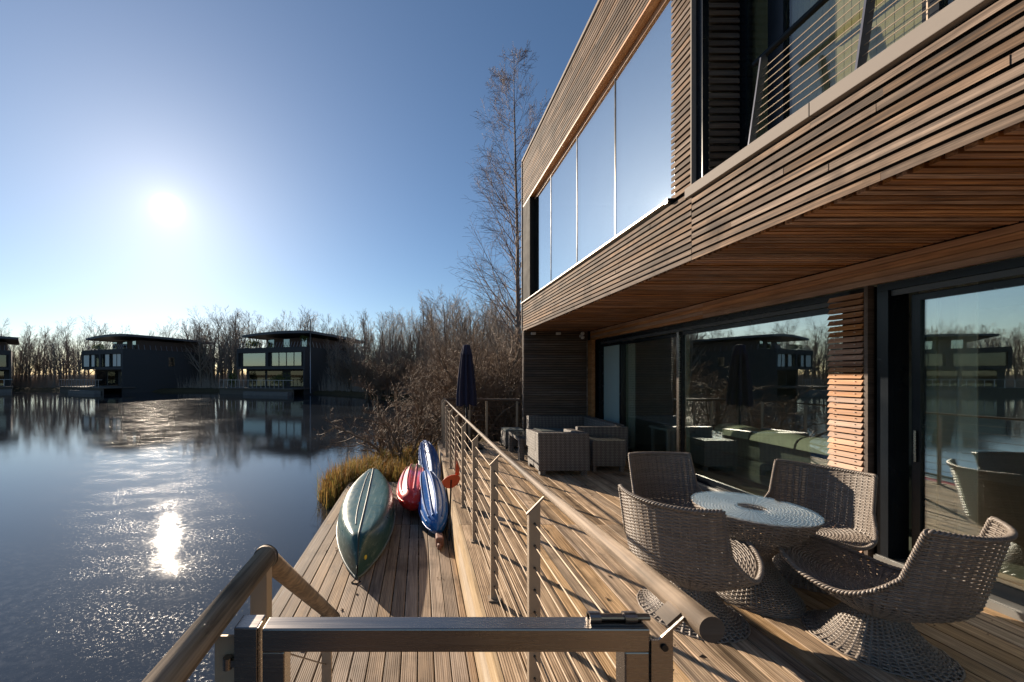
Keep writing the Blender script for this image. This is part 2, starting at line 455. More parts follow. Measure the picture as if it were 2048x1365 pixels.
def link(name, me, parent=None, bevel=0):
    o = bpy.data.objects.new(name, me); C.objects.link(o)
    if parent is not None:
        o.parent = parent
        o.matrix_parent_inverse = world_of(parent).inverted()
    if bevel:
        b = o.modifiers.new('bevel', 'BEVEL'); b.width = bevel; b.segments = 2; b.limit_method = 'ANGLE'
    return o

def world_of(o):
    m = Matrix.LocRotScale(o.location, o.rotation_euler, o.scale)
    if o.parent is not None: m = world_of(o.parent) @ o.matrix_parent_inverse @ m
    return m

def tag(o, label=None, cat=None, group=None, kind=None):
    for k, v in (('label', label), ('category', cat), ('group', group), ('kind', kind)):
        if v: o[k] = v
    return o

def thing(name, label, cat, loc=(0, 0, 0), group=None):
    o = bpy.data.objects.new(name, None); C.objects.link(o)
    o.location = loc; o.empty_display_size = 0.2
    return tag(o, label, cat, group)

def copy_tree(o, parent=None):
    c = o.copy(); C.objects.link(c)
    if parent is not None: c.parent = parent
    for ch in list(o.children): copy_tree(ch, c)
    return c

def P(x, y, z):
    """point at height z seen at pixel (x, y) of the 2048 px photo"""
    D = FPX * (z - CAMZ) / (VY - y)
    return ((x - VX) * D / FPX, D, z)

# ------------------------------------------------------------------ ground and lake
WZ = -1.0
LAKE = [(-260, -120), (2.9, -120), (2.9, 7.5), (0.5, 7.75), (-1.75, 7.6), (-2.05, 8.1), (-1.8, 9.0), (-1.0, 9.9), (-0.3, 10.6), (0.5, 12.0),
        (1.3, 16), (1.8, 23), (0.8, 31), (-3.5, 39), (-9, 46), (-14, 50.5), (-26, 55.5), (-38, 56), (-50, 60), (-66, 60), (-95, 62), (-140, 50), (-260, 40)]
def lake_sd(X, Y):
    pts = np.array(LAKE, float); inside = np.zeros(X.shape, bool); d = np.full(X.shape, 1e9)
    for i in range(len(pts)):
        (x0, y0), (x1, y1) = pts[i], pts[(i + 1) % len(pts)]
        dx, dy = x1 - x0, y1 - y0
        t = np.clip(((X - x0) * dx + (Y - y0) * dy) / (dx * dx + dy * dy), 0, 1)
        d = np.minimum(d, np.hypot(X - x0 - t * dx, Y - y0 - t * dy))
        if y0 != y1:
            inside ^= ((y0 > Y) != (y1 > Y)) & (X < dx * (Y - y0) / dy + x0)
    return np.where(inside, -d, d)
def ground_z(X, Y):
    X = np.asarray(X, float); Y = np.asarray(Y, float)
    d = lake_sd(X, Y)
    land = WZ - 0.04 + 0.5 * (1 - np.exp(-np.maximum(d, 0) / 0.9)) + 0.004 * np.minimum(np.maximum(d, 0), 200)
    land = land + 0.05 * np.sin(X * 1.7 + Y * 0.9) * np.sin(Y * 1.3 - X * 0.4) * (d > 0)
    return np.where(d < 0, WZ - 0.04 - 0.8 * (1 - np.exp(d / 0.8)), land)
gx = np.concatenate([np.arange(-900, -70, 40), np.arange(-70, -6, 1.6), np.arange(-6, 6, 0.2), np.arange(6, 40, 1.6), np.arange(40, 901, 40)])
gy = np.concatenate([np.arange(-300, 4, 16), np.arange(4, 18, 0.2), np.arange(18, 80, 1.2), np.arange(80, 1700, 60)])
GX, GY = np.meshgrid(gx, gy, indexing='ij')
mb = MB(); mb.sheet(np.stack([GX, GY, ground_z(GX, GY)], -1))
tag(mb.build('ground', 'ground_soil', smooth=True), 'brown winter ground round the frozen lake', kind='structure')
mb = MB(); mb.add([(-400, -200, WZ), (60, -200, WZ), (60, 90, WZ), (-400, 90, WZ)], [(0, 1, 2, 3)])
tag(mb.build('lake', 'lake_ice'), 'dark frozen lake with sun glitter on the ice', kind='structure')

# ------------------------------------------------------------------ decks
def boards(x0, x1, wd, gap, y0, y1, ztop, th, joints, seed, name, mat, parent=None):
    r = random.Random(seed); mb = MB(); x = x0
    ys = [y0] + joints + [y1]
    c = 0.004
    while x < x1 - 0.02:
        xe = min(x + wd, x1)
        for a, b in zip(ys[:-1], ys[1:]):
            q = r.uniform(-0.0015, 0.0015)
            poly = [(x, ztop - th), (x, ztop - c + q), (x + c, ztop + q), (xe - c, ztop + q), (xe, ztop - c + q), (xe, ztop - th)]
            # profile lies in x and z, swept along y
            mb.prism([(p[0], p[1]) for p in poly], 1, a + 0.002, b - 0.003, r.random())
        x = xe + gap
    return mb.build(name, mat, parent)
deck = thing('upper_deck', 'weathered timber terrace of long boards along the glazed house front', 'deck', (2.2, 4, 0))
boards(0.455, 4.04, 0.138, 0.0065, -3.0, 9.3, 0.0, 0.03, [0.6, 4.17, 7.3], 3, 'deck_boards', 'deck_wood', deck)
mb = MB()
for k in range(26): mb.box(0.47, 4.0, -2.9 + 0.49 * k, -2.84 + 0.49 * k, -0.19, -0.034)
mb.build('joists', 'clad_wood_across', deck)
mb = MB()
for (a, b) in ((-3.0, 0.6), (0.603, 4.17), (4.173, 7.3), (7.303, 9.3)):
    mb.box(0.425, 0.452, a, b, -0.185, 0.004)
    mb.box(0.425, 0.452, a, b, -0.375, -0.19)
    mb.box(0.425, 0.452, a, b, -0.548, -0.38)
mb.build('fascia_boards', 'fresh_wood', deck)
mb = MB()
for y in (1.0, 4.0, 7.0, 9.1):
    for x in (0.6, 2.3): mb = MB(); mb.box(x, x + 0.14, y, y + 0.14, -1.8, -0.192); mb.build('pile', 'clad_wood_across', deck)
land = thing('landing', 'raised timber landing behind the steel gate', 'landing', (0, -1, 0))
boards(-0.62, 0.42, 0.138, 0.0065, -3.0, 0.74, 0.0, 0.03, [], 5, 'landing_boards', 'clad_wood_across', land)
mb = MB()
for k in range(3):
    mb = MB(); mb.box(-0.45, 0.40, 0.76 + 0.3 * k, 1.05 + 0.3 * k, -0.17 - 0.14 * k, -0.13 - 0.14 * k); mb.build('stair_tread', 'dock_wood', land)
for y in (-2.5, 0.5):
    for x in (-0.6, 0.25): mb = MB(); mb.box(x, x + 0.14, y, y + 0.14, -1.8, -0.035); mb.build('pile', 'clad_wood_across', land)
dock = thing('dock', 'lower timber dock of dark grooved boards beside the ice', 'dock', (-0.5, 4.5, -0.55))
boards(-1.40, 0.42, 0.118, 0.008, 0.75, 7.74, -0.55, 0.035, [3.385, 5.57], 4, 'dock_boards', 'dock_wood', dock)
mb = MB()
for k in range(15): mb.box(-1.38, 0.41, 0.8 + 0.48 * k, 0.86 + 0.48 * k, -0.74, -0.588)
mb.box(-1.44, -1.405, 0.75, 7.74, -0.72, -0.556); mb.box(-1.40, 0.42, 7.745, 7.78, -0.72, -0.556)
mb.build('joists', 'dock_wood', dock)
mb = MB()
for y in (1.2, 3.4, 5.6, 7.4):
    for x in (-1.3, 0.2): mb = MB(); mb.box(x, x + 0.13, y, y + 0.13, -1.9, -0.592); mb.build('pile', 'clad_wood_across', dock)

# leaf litter on the boards
mb = MB(); r = random.Random(12)
for k in range(120):
    x, y = r.uniform(0.6, 3.9), 2.1 + 6.8 * r.random() ** 1.4
    z0 = 0.004
    if k % 3 == 0: x, z0 = r.uniform(-1.35, 0.35), -0.546; y = r.uniform(2.6, 7.6)
    a = r.uniform(0, 6.3); q = r.uniform(0.010, 0.026)
    d = Vector((math.cos(a), math.sin(a), 0)); e = Vector((-d.y, d.x, 0)); c0 = Vector((x, y, z0))
    mb.add([c0 - d * q, c0 + e * q * 0.45 + Vector((0, 0, q * 0.5)), c0 + d * q + Vector((0, 0, q * 0.25)), c0 - e * q * 0.45], [(0, 1, 2), (0, 2, 3)])
tag(mb.build('leaf_litter', 'dead_leaf'), 'small dead leaves scattered over the deck boards', kind='stuff')

# ------------------------------------------------------------------ the timber house
XF, YE, XI = 2.43, 9.0, 4.03
house = thing('timber_house', 'large timber clad house with overhanging upper storey and sliding glass doors', 'house', (4.5, 5, -0.3))

def slats(mb, y0, y1, z0, z1, x, pitch=0.0605, seed=1, joint=2.4, rake=0.0):
    """horizontal boards on the face x, lit side towards -x, with dark gaps between"""
    r = random.Random(seed); n = max(1, round((z1 - z0) / pitch)); pt = (z1 - z0) / n
    for i in range(n):
        za = z0 + pt * i; zb = za + pt * 0.74
        y = y0; first = r.uniform(0.6, joint)
        while y < y1 - 1e-4:
            ye = min(y1, y + first); first = joint * r.uniform(0.8, 1.3)
            if y1 - ye < 0.3: ye = y1
            q = r.uniform(-0.002, 0.002)
            # raked profile: the lit face tips a little upwards, the top edge slopes into the gap
            poly = [(x + q, za), (x + q + rake, zb - 0.006), (x + 0.018, zb + 0.006), (x + 0.026, zb), (x + 0.026, za + 0.012)]
            mb.prism(poly, 1, y, ye - 0.0015, r.random())
            y = ye
mb = MB()
slats(mb, -2.0, 3.40, 2.672, 3.24, XF, seed=11)
slats(mb, 3.402, YE, 2.672, 3.31, XF, seed=12)
mb.build('floor_band', 'clad_wood', house)
mb = MB(); slats(mb, -2.0, YE, 5.62, 6.66, XF, pitch=0.058, seed=13)
mb.build('parapet_band', 'clad_wood', house)
mb = MB(); slats(mb, 3.40, 3.68, 3.33, 5.62, XF, seed=14, joint=4)
mb.build('cladding_panel', 'clad_wood', house)
mb = MB()
mb.box(XF + 0.03, XF + 0.06, -2.0, YE - 0.02, 2.72, 3.30)
mb.box(XF + 0.03, XF + 0.06, -2.0, YE - 0.02, 5.66, 6.64)
mb.box(XF + 0.03, XF + 0.06, 3.41, 3.67, 3.305, 5.655)
mb.box(XF + 0.03, 8.9, -2.0, YE - 0.05, 6.60, 6.635)
mb.build('backing_membrane', 'membrane', house)
mb = MB()
mb.box(XF - 0.02, XF + 0.04, YE + 0.002, YE + 0.03, 2.69, 6.70)
mb.box(XF - 0.02, XF + 0.12, -2.0, YE + 0.03, 6.67, 6.72)
mb.box(XF - 0.012, XF + 0.03, 3.385, 3.398, 3.25, 5.61)
mb.box(XF + 0.002, XF + 0.04, YE + 0.002, YE + 0.028, -0.05, 2.688)
mb.build('corner_trim', 'coping', house)
mb = MB()
for (a, b) in ((-2.0, 1.30), (1.303, 2.35), (2.353, 3.46)): mb.box(XF - 0.022, XF + 0.20, a, b, 3.246, 3.335)
mb.build('balcony_coping', 'coping', house, bevel=0.004)

# upper corner window
mb = MB()
mb.box(XF - 0.045, XF + 0.10, 3.70, YE - 0.005, 3.318, 3.336)
sill = mb.build('window_sill', 'sill_metal', house)
mb = MB(); mb.box(XF - 0.05, XF + 0.11, 3.655, 3.698, 3.300, 3.345); mb.build('sill_end_cap', 'dark_frame', sill)
mb = MB()
mb.box(XF + 0.002, XF + 0.16, 3.70, YE - 0.02, 5.585, 5.612)
mb.box(XF + 0.11, XF + 0.19, 3.70, YE - 0.02, 5.50, 5.583)
mb.build('window_head', 'warm_wood', house)
upw = bpy.data.objects.new('corner_window', None); C.objects.link(upw); upw.parent = house; upw.matrix_parent_inverse = world_of(house).inverted()
mb = MB()
mb.box(XF + 0.06, XF + 0.14, 3.69, 3.72, 3.34, 5.58)
mb.build('frame', 'dark_frame', upw)
for y in (4.93, 6.13, 7.35): mb = MB(); mb.box(XF + 0.098, XF + 0.13, y - 0.012, y + 0.012, 3.36, 5.49); mb.build('mullion', 'dark_frame', upw)
mb = MB()
mb.box(XF + 0.002, XF + 0.16, 8.42, 8.98, 3.338, 5.58)
mb.build('window_jamb', 'membrane', upw)
for a, b in ((3.72, 4.916), (4.944, 6.116), (6.144, 7.336), (7.364, 8.42)): mb = MB(); mb.box(XF + 0.104, XF + 0.116, a, b, 3.36, 5.50); mb.build('pane', 'window_glass', upw)
# upper room behind it
mb = MB()
mb.box(XF + 0.20, 8.8, 3.45, 8.95, 3.18, 3.30)
mb.box(8.72, 8.80, 3.45, 8.95, 3.31, 5.62)
mb.box(XF + 0.20, 8.7, 3.43, 3.50, 3.31, 5.62)
mb.box(XF + 0.20, 8.8, 3.45, 8.95, 5.63, 5.70)
mb.box(5.6, 8.71, 8.88, 8.95, 3.31, 5.62)
mb.build('upper_room', 'render_wall', house)
mb = MB(); mb.box(XF + 0.17, 5.58, 8.90, 8.912, 3.34, 5.60); mb.build('side_window_pane', 'far_glass', house)

# balcony recess
mb = MB(); mb.box(XF + 0.22, 3.6, -2.0, 3.38, 3.10, 3.20); mb.build('balcony_floor', 'dim_wall', house)
mb = MB()
r = random.Random(5); z = 3.21
while z < 5.6:
    mb.prism([(3.325 + r.uniform(-.002, .002), z), (3.332, z + 0.046), (3.36, z + 0.056), (3.36, z + 0.01)], 0, XF + 0.09, 2.80, r.random()); z += 0.066
mb.build('recess_slats', 'clad_wood_across', house)
mb = MB()
mb.box(XF + 0.031, XF + 0.086, 3.31, 3.382, 3.21, 5.6)
mb.box(2.81, 2.87, 3.28, 3.36, 3.21, 5.6)
mb.box(2.80, 2.86, 2.93, 3.06, 3.21, 5.6); mb.box(2.80, 2.86, 2.05, 2.12, 3.21, 5.6); mb.box(2.80, 2.86, 0.9, 0.98, 3.21, 5.6)
mb.build('balcony_door_frame', 'dark_frame', house)
for a, b in ((3.062, 3.278), (2.122, 2.928), (0.982, 2.048)): mb = MB(); mb.box(2.825, 2.835, a, b, 3.22, 5.6); mb.build('balcony_door_pane', 'balcony_glass', house)
mb = MB()
for a, b in ((3.06, 3.30), (2.14, 2.93)):
    y = a
    while y < b: mb.box(2.90, 2.915, y, y + 0.043, 3.22, 5.6); y += 0.046
mb.build('balcony_blind', 'olive_blind', house)
mb = MB(); mb.box(3.5, 3.55, -2.0, 3.4, 3.2, 5.62); mb.box(XF + 0.20, 3.6, -2.0, 3.42, 5.63, 5.70); mb.build('balcony_room', 'dim_wall', house)
bal = bpy.data.objects.new('balcony_railing', None); C.objects.link(bal); bal.parent = house; bal.matrix_parent_inverse = world_of(house).inverted()
for y in (2.88, 2.17, 1.46, 0.75):
    mb = MB()
    mb.prism([(XF + 0.045, 3.30), (XF + 0.095, 3.30), (XF + 0.20, 4.02), (XF + 0.185, 4.07), (XF + 0.15, 4.05)], 1, y - 0.006, y + 0.006)
    mb.box(XF + 0.01, XF + 0.10, y - 0.03, y + 0.03, 3.336, 3.343)
    mb.build('post', 'fin_steel', bal)
mb = MB(); mb.tube([(XF + 0.215, 3.0, 4.10), (XF + 0.215, -2, 4.10)], 0.024, 12); mb.build('handrail', 'black_metal', bal, smooth=True)
mb = MB()
for k in range(10):
    t = k / 10; mb.tube([(XF + 0.08 + 0.095 * t, 2.88, 3.40 + 0.62 * t), (XF + 0.08 + 0.095 * t, -2, 3.40 + 0.62 * t)], 0.0032, 6)
mb.tube([(2.74, 2.05, 3.3), (2.74, 2.05, 5.6)], 0.006, 6)
mb.build('cables', 'post_steel', bal)

# soffit of the overhang
mb = MB(); r = random.Random(8); y = -2.0
while y < YE - 0.03:
    q = r.uniform(-0.003, 0.003)
    mb.box(XF + 0.045 + r.uniform(0, 0.01), XI - 0.03, y, y + 0.043, 2.668 + q, 2.695, r.random()); y += 0.0605
mb.build('soffit_slats', 'warm_wood_across', house)
mb = MB(); mb.box(XF + 0.07, 8.8, -2.0, YE - 0.02, 2.715, 2.74); mb.build('soffit_backing', 'membrane', house)
# beam boards over the doors
mb = MB(); r = random.Random(4)
for k in range(4):
    z = 2.445 + 0.055 * k
    for a, b in ((-2.0, 2.2), (2.202, 5.4), (5.402, YE - 0.03)): mb.box(XI - 0.012 + r.uniform(-.002, .002), XI + 0.015, a, b, z, z + 0.051, r.random())
mb.build('door_head_boards', 'warm_wood', house)
# end wall of the recess
mb = MB(); r = random.Random(6); z = 0.02
while z < 2.64:
    q = r.uniform(-0.003, 0.003)
    mb.prism([(YE - 0.06 + q, z), (YE - 0.054 + q, z + 0.043), (YE - 0.03, z + 0.052), (YE - 0.03, z + 0.01)], 0, XF + 0.01, XI - 0.08, r.random()); z += 0.0565
mb.build('end_wall_boards', 'clad_wood_across', house)
mb = MB(); mb.box(XF + 0.03, 8.9, YE - 0.026, YE, -0.6, 3.17); mb.build('end_wall_backing', 'membrane', house)
mb = MB(); mb.box(XI - 0.10, XI - 0.02, YE - 0.30, YE - 0.07, 0.0, 2.44); mb.build('door_post', 'warm_wood', house)
mb = MB(); mb.tube([(3.90, 8.86, 0.02), (3.90, 8.86, 2.45)], 0.014, 8); mb.build('downpipe', 'pole_wood', house, smooth=True)

# sliding doors, ground floor
def door(name, y0, y1, panes, deep=0.0):
    d = bpy.data.objects.new(name, None); C.objects.link(d); d.parent = house; d.matrix_parent_inverse = world_of(house).inverted()
    mb = MB(); X = XI + deep
    mb.box(X - 0.02, X + 0.16, y0, y1, 2.375, 2.438)
    mb.box(X - 0.02, X + 0.16, y0, y0 + 0.06, 0.06, 2.373); mb.box(X - 0.02, X + 0.16, y1 - 0.08, y1, 0.06, 2.373)
    mb.build('frame', 'dark_frame', d)
    mb = MB(); mb.box(X + 0.0, X + 0.02, y0 + 0.065, y1 - 0.085, 2.325, 2.372); mb.build('head_track', 'grey_frame', d)
    mb = MB(); mb.box(X - 0.05, X + 0.16, y0, y1, 0.0, 0.055)
    mb.box(X - 0.035, X - 0.02, y0, y1, 0.056, 0.065)
    mb.build('sill_track', 'track_metal', d)
    for (a, b, dx) in panes:
        fx = X + 0.03 + dx
        mb = MB(); t = 0.055
        mb.box(fx, fx + 0.05, a, a + t, 0.06, 2.32); mb.box(fx, fx + 0.05, b - t, b, 0.06, 2.32)
        mb.box(fx, fx + 0.05, a + t, b - t, 0.06, 0.06 + 0.09); mb.box(fx, fx + 0.05, a + t, b - t, 2.32 - t, 2.32)
        f = mb.build('door_leaf', 'dark_frame', d)
        mb = MB(); mb.box(fx + 0.02, fx + 0.028, a + t, b - t, 0.15, 2.32 - t); mb.build('pane', 'pale_curtain_pane' if a > 7 else 'door_glass', f)
        mb = MB(); mb.box(fx + 0.052, fx + 0.07, a + 0.015, a + t + 0.06, 0.06, 2.32); mb.build('inner_stile', 'cream_frame', f)
        mb = MB(); mb.box(fx + 0.052, fx + 0.07, b - t - 0.06, b - 0.015, 0.06, 2.32); mb.build('inner_stile', 'cream_frame', f)
    return d
d1 = door('garden_door', 3.60, 8.70, [(3.62, 6.02, 0.0), (5.96, 7.86, 0.055), (7.80, 8.61, 0.0)], 0.06)
mb = MB(); mb.box(XI + 0.055, XI + 0.089, 6.0, 6.05, 0.08, 2.32); mb.build('meeting_rail', 'brushed_steel', d1)
d2 = door('patio_door', 0.2, 3.36, [(1.2, 3.20, 0.05)], 0.03)
mb = MB(); mb.tube([(XI + 0.095, 3.17, 0.92), (XI + 0.095, 3.17, 1.18)], 0.008, 8); mb.build('handle', 'brushed_steel', d2)
# louvred pillar between the doors
mb = MB(); r = random.Random(9); z = 0.03
while z < 2.40:
    q = r.uniform(-0.002, 0.002)
    mb.prism([(XI - 0.045 + q, z), (XI - 0.020 + q, z + 0.044), (XI + 0.03, z + 0.050), (XI + 0.03, z + 0.004)], 1, 3.435, 3.72, r.random()); z += 0.0565
pil = mb.build('pillar_louvres', 'warm_wood', house)
mb = MB(); mb.box(XI + 0.0305, XI + 0.2, 3.44, 3.595, 0.0, 2.44); mb.build('pillar_core', 'membrane', house)
mb = MB(); mb.box(XI - 0.03, XI + 0.03, 3.395, 3.425, 0.0, 2.44); mb.build('pillar_edge', 'clad_wood_across', house)
mb = MB(); mb.box(XI - 0.040, XI - 0.028, 3.49, 3.496, 0.055, 0.061); scm = mb.mesh('screw', 'sill_metal')
for k in range(40):
    for yy in (0, 0.17): link('screw', scm, pil).location = (0, yy, 0.0565 * k)
# ground floor room
mb = MB()
mb.box(XI + 0.2, 8.8, -2, 8.9, -0.06, 0.02); mb.build('room_floor', 'carpet', house)
mb = MB()
mb.box(8.72, 8.8, -2, 8.9, 0.02, 2.7); mb.box(XI + 0.2, 8.7, 8.82, 8.9, 0.02, 2.7); mb.box(XI + 0.2, 8.7, -2.0, -1.9, 0.02, 2.7)
mb.box(XI + 0.2, 8.72, -2, 8.82, 2.66, 2.70)
mb.build('room_walls', 'dim_wall', house)
mb = MB(); mb.box(8.8, 8.9, -2, YE, -1.2, 6.6); mb.box(XF + 0.05, 8.9, -2.1, -2.0, 2.72, 6.6); mb.box(XI, 8.9, -2.1, -2.0, -0.6, 2.72); mb.build('back_walls', 'clad_wood_across', house)
# security lights under the overhang
for k, (px, py) in enumerate(((1067, 667), (1117, 667), (1164, 672))):
    D = 8.86; x = (px - VX) * D / FPX; z = CAMZ + (VY - py) * D / FPX
    t = bpy.data.objects.new('security_light', None); C.objects.link(t); t.location = (x, D, z)
    tag(t, ['small white flood light on the end wall nearest the outer corner', 'small white box light in the middle of the end wall top',
            'twin headed white security light above the downpipe'][k], 'light', 'white lights on the end wall')
    mb = MB(); mb.box(x - 0.035, x + 0.035, D + 0.02, D + 0.08, z - 0.03, z + 0.03); mb.build('mount', 'white_plastic', t, bevel=0.008)
    mb = MB()
    if k == 2:
        for dz in (-0.04, 0.05): mb.lathe([(0.0, z + dz - 0.04), (0.03, z + dz - 0.035), (0.045, z + dz), (0.03, z + dz + 0.035), (0, z + dz + 0.04)], 12, None, x, D - 0.03)
    else: mb.box(x - 0.06, x + 0.05, D - 0.03, D + 0.018, z - 0.035, z + 0.025)
    mb.build('lamp_head', 'white_plastic', t, smooth=(k == 2), bevel=0 if k == 2 else 0.012)

# ------------------------------------------------------------------ things inside, seen through the glass
sofa = thing('indoor_sofa', 'dark grey sofa with pale green cushions inside behind the garden door', 'sofa', (5.3, 5.2, 0.02))
mb = MB(); mb.box(4.75, 5.6, 3.9, 6.6, 0.10, 0.42); mb.box(4.75, 4.98, 3.9, 6.6, 0.42, 0.80); mb.box(4.75, 5.6, 3.75, 3.95, 0.1, 0.62); mb.box(4.75, 5.6, 6.55, 6.75, 0.1, 0.62)
mb.build('sofa_body', 'grey_upholstery', sofa, bevel=0.05)
mb = MB()
for a in (4.0, 4.65, 5.3):
    th = np.linspace(0, PI, 9)
    V = [[(4.74 + 0.17 * math.cos(t) * 0.9 - 0.02, y, 0.74 + 0.17 * math.sin(t) * (1 - 0.15 * abs(2 * (y - a - 0.31) / 0.62) ** 2)) for t in th] for y in np.linspace(a, a + 0.62, 9)]
    mb.sheet(V)
mb.build('back_cushions', 'green_upholstery', sofa, smooth=True)
cur = thing('curtain', 'pale floor length curtain hanging inside the patio door', 'curtain', (4.4, 2.7, 0.02))
mb = MB(); ys = np.linspace(2.96, 3.33, 50)
mb.sheet([[(4.36 + 0.035 * math.sin(y * 55), y, z) for z in (0.03, 1.2, 2.6)] for y in ys])
mb.build('cloth', 'curtain_cloth', cur, smooth=True)
mb = MB(); mb.tube([(4.36, 0.3, 2.62), (4.36, 3.3, 2.62)], 0.012, 8); mb.build('curtain_rail', 'grey_frame', cur)
cur2 = thing('curtain', 'long pale curtain drawn inside the far pane beside the lounge set', 'curtain', (4.4, 8.2, 0.02))
mb = MB(); ys = np.linspace(7.55, 8.62, 80)
mb.sheet([[(4.26 + 0.025 * math.sin(y * 60), y, z) for z in (0.03, 1.2, 2.6)] for y in ys])
mb.build('cloth', 'curtain_cloth', cur2, smooth=True)
mb = MB(); mb.tube([(4.26, 3.8, 2.62), (4.26, 8.7, 2.62)], 0.012, 8); mb.build('curtain_rail', 'grey_frame', cur2)
pic = thing('framed_picture', 'large pale framed picture on the back wall of the room', 'picture', (8.68, 3.2, 1.5))
mb = MB(); mb.box(8.66, 8.70, 3.2, 4.3, 1.15, 1.95); mb.build('picture_frame', 'dark_frame', pic)
mb = MB(); mb.box(8.655, 8.659, 3.26, 4.24, 1.21, 1.89); mb.build('print', 'cream_frame', pic)
tbl = thing('indoor_table', 'low white table inside between sofa and garden door', 'table', (4.55, 6.9, 0.02))
mb = MB(); mb.box(4.45, 4.95, 6.85, 7.4, 0.62, 0.66); mb.build('table_top', 'white_plastic', tbl, bevel=0.005)
for a in (4.48, 4.88):
    for b_ in (6.88, 7.33):
        mb = MB(); mb.box(a, a + 0.04, b_, b_ + 0.04, 0.02, 0.62); mb.build('leg', 'white_plastic', tbl)

# ------------------------------------------------------------------ railing along the deck
rail = thing('cable_railing', 'steel post and cable railing with round timber handrail along the deck edge', 'railing', (0.545, 5, 0))
PY = [0.84 + 0.97 * k for k in range(1, 9)] + [9.22]
def post_mesh(y):
    mb = MB()
    mb.prism([(0.518, 0.0), (0.572, 0.0), (0.572, 1.045), (0.518, 0.985)], 1, y - 0.005, y + 0.005)
    mb.prism([(0.518, 0.0), (0.524, 0.0), (0.524, 0.99), (0.518, 0.985)], 1, y + 0.005, y + 0.03)
    mb.box(0.50, 0.59, y - 0.03, y + 0.04, 0.001, 0.010)
    return mb
for y in PY:
    p = post_mesh(y).build('post', 'post_steel', rail)
    mb = MB(); mb.prism([(0.512, 0.978), (0.595, 1.063), (0.588, 1.069), (0.505, 0.984)], 1, y - 0.004, y + 0.004); mb.build('bracket', 'post_steel', p)
    mb = MB()
    mb.tube([(0.545, y - 0.007, 0.10), (0.545, y - 0.004, 0.10)], 0.0065, 8)
    hm = mb.mesh('cable_hole', 'black_metal')
    for k in range(9): link('cable_hole', hm, p).location = (0, 0, 0.105 * k)
mb = MB()
mb.tube([(0.545, 0.84, 0.10), (0.545, 9.22, 0.10)], 0.0034, 6)
cm_ = mb.mesh('cable', 'post_steel', True)
for k in range(9): link('cable', cm_, rail).location = (0, 0, 0.105 * k)
mb = MB(); mb.tube([(0.615, 0.80, 1.112), (0.60, 1.8, 1.09), (0.592, 2.8, 1.075), (0.59, 6, 1.06), (0.59, 9.28, 1.06)], [0.0275, 0.020, 0.016, 0.015, 0.015], 20)
mb.build('handrail', 'pole_wood', rail, smooth=False)
for p in rail.children:
    if p.name.startswith('handrail'):
        n_f = len(p.data.polygons)
        p.data.polygons.foreach_set('use_smooth', [True] * (n_f - 2) + [False] * 2)
        p.data.materials.append(M['clad_wood_across']); p.data.polygons[n_f - 2].material_index = 1
endr = thing('cable_railing', 'short dark railing closing the far end of the deck beside the house corner', 'railing', (1.5, 9.24, 0))
for x in (1.2, 1.62, 2.36):
    mb = MB(); mb.box(x - 0.025, x + 0.025, 9.235, 9.25, 0.0, 1.0); mb.build('post', 'post_steel', endr)
mb = MB(); mb.tube([(0.60, 9.24, 1.03), (2.42, 9.24, 1.03)], 0.03, 12); mb.build('handrail', 'clad_wood_across', endr, smooth=True)
mb = MB()
for k in range(8): mb.tube([(0.6, 9.243, 0.1 + 0.11 * k), (2.4, 9.243, 0.1 + 0.11 * k)], 0.003, 5)
mb.build('cables', 'brushed_steel', endr)

# ------------------------------------------------------------------ steel gate
gate = thing('steel_gate', 'brushed stainless steel gate closing the head of the dock stairs', 'gate', (0.08, 0.85, 0))
gx0, gx1, gy0, gz1 = -0.352, 0.512, 0.845, 1.083
mb = MB()
mb.box(gx0, gx1, gy0, gy0 + 0.045, gz1 - 0.052, gz1)
mb.box(gx0, gx0 + 0.05, gy0 + 0.001, gy0 + 0.044, 0.10, gz1 - 0.0525); mb.box(gx1 - 0.055, gx1, gy0 + 0.001, gy0 + 0.044, 0.10, gz1 - 0.0525)
mb.box(gx0 + 0.051, gx1 - 0.056, gy0 + 0.002, gy0 + 0.043, 0.10, 0.145)
mb.build('gate_frame', 'brushed_steel', gate, bevel=0.003)
mb = MB()
for k in range(8): mb.tube([(gx0 + 0.05, gy0 + 0.022, 0.2 + 0.095 * k), (gx1 - 0.055, gy0 + 0.022, 0.2 + 0.095 * k)], 0.003, 6)
mb.build('gate_wires', 'brushed_steel', gate)
mb = MB()
mb.tube([(0.385, gy0 + 0.024, gz1 + 0.012), (0.523, gy0 + 0.024, gz1 + 0.012)], 0.0075, 12)
for a, b in ((0.385, 0.41), (0.465, 0.492)): mb.tube([(a, gy0 + 0.024, gz1 + 0.012), (b, gy0 + 0.024, gz1 + 0.012)], 0.012, 14)
mb.box(0.385, 0.505, gy0 + 0.010, gy0 + 0.040, gz1 + 0.0005, gz1 + 0.004)
mb.build('latch_bolt', 'brushed_steel', gate, smooth=False)
gp = thing('gate_post', 'flat steel latch post right of the gate with slanted bracket under the handrail', 'post', (0.54, 0.86, 0))
mb = MB()
mb.prism([(0.513, 0.0), (0.561, 0.0), (0.561, 1.082), (0.590, 1.108), (0.586, 1.112), (0.545, 1.075), (0.529, 1.060), (0.513, 1.060)], 1, 0.842, 0.847)
mb.build('post_plate', 'brushed_steel', gp)
mb = MB(); mb.box(0.513, 0.518, 0.8475, 0.885, 0.0, 1.055); mb.build('side_plate', 'post_steel', gp)
mb = MB(); mb.prism([(0.556, 1.086), (0.592, 1.118), (0.598, 1.108), (0.566, 1.080)], 1, 0.855, 0.90); mb.build('saddle_block', 'pole_wood', gp)
mb = MB(); mb.tube([(0.541, 0.838, 1.045), (0.541, 0.841, 1.045)], 0.0075, 14); mb.build('bolt_hole', 'black_metal', gp)
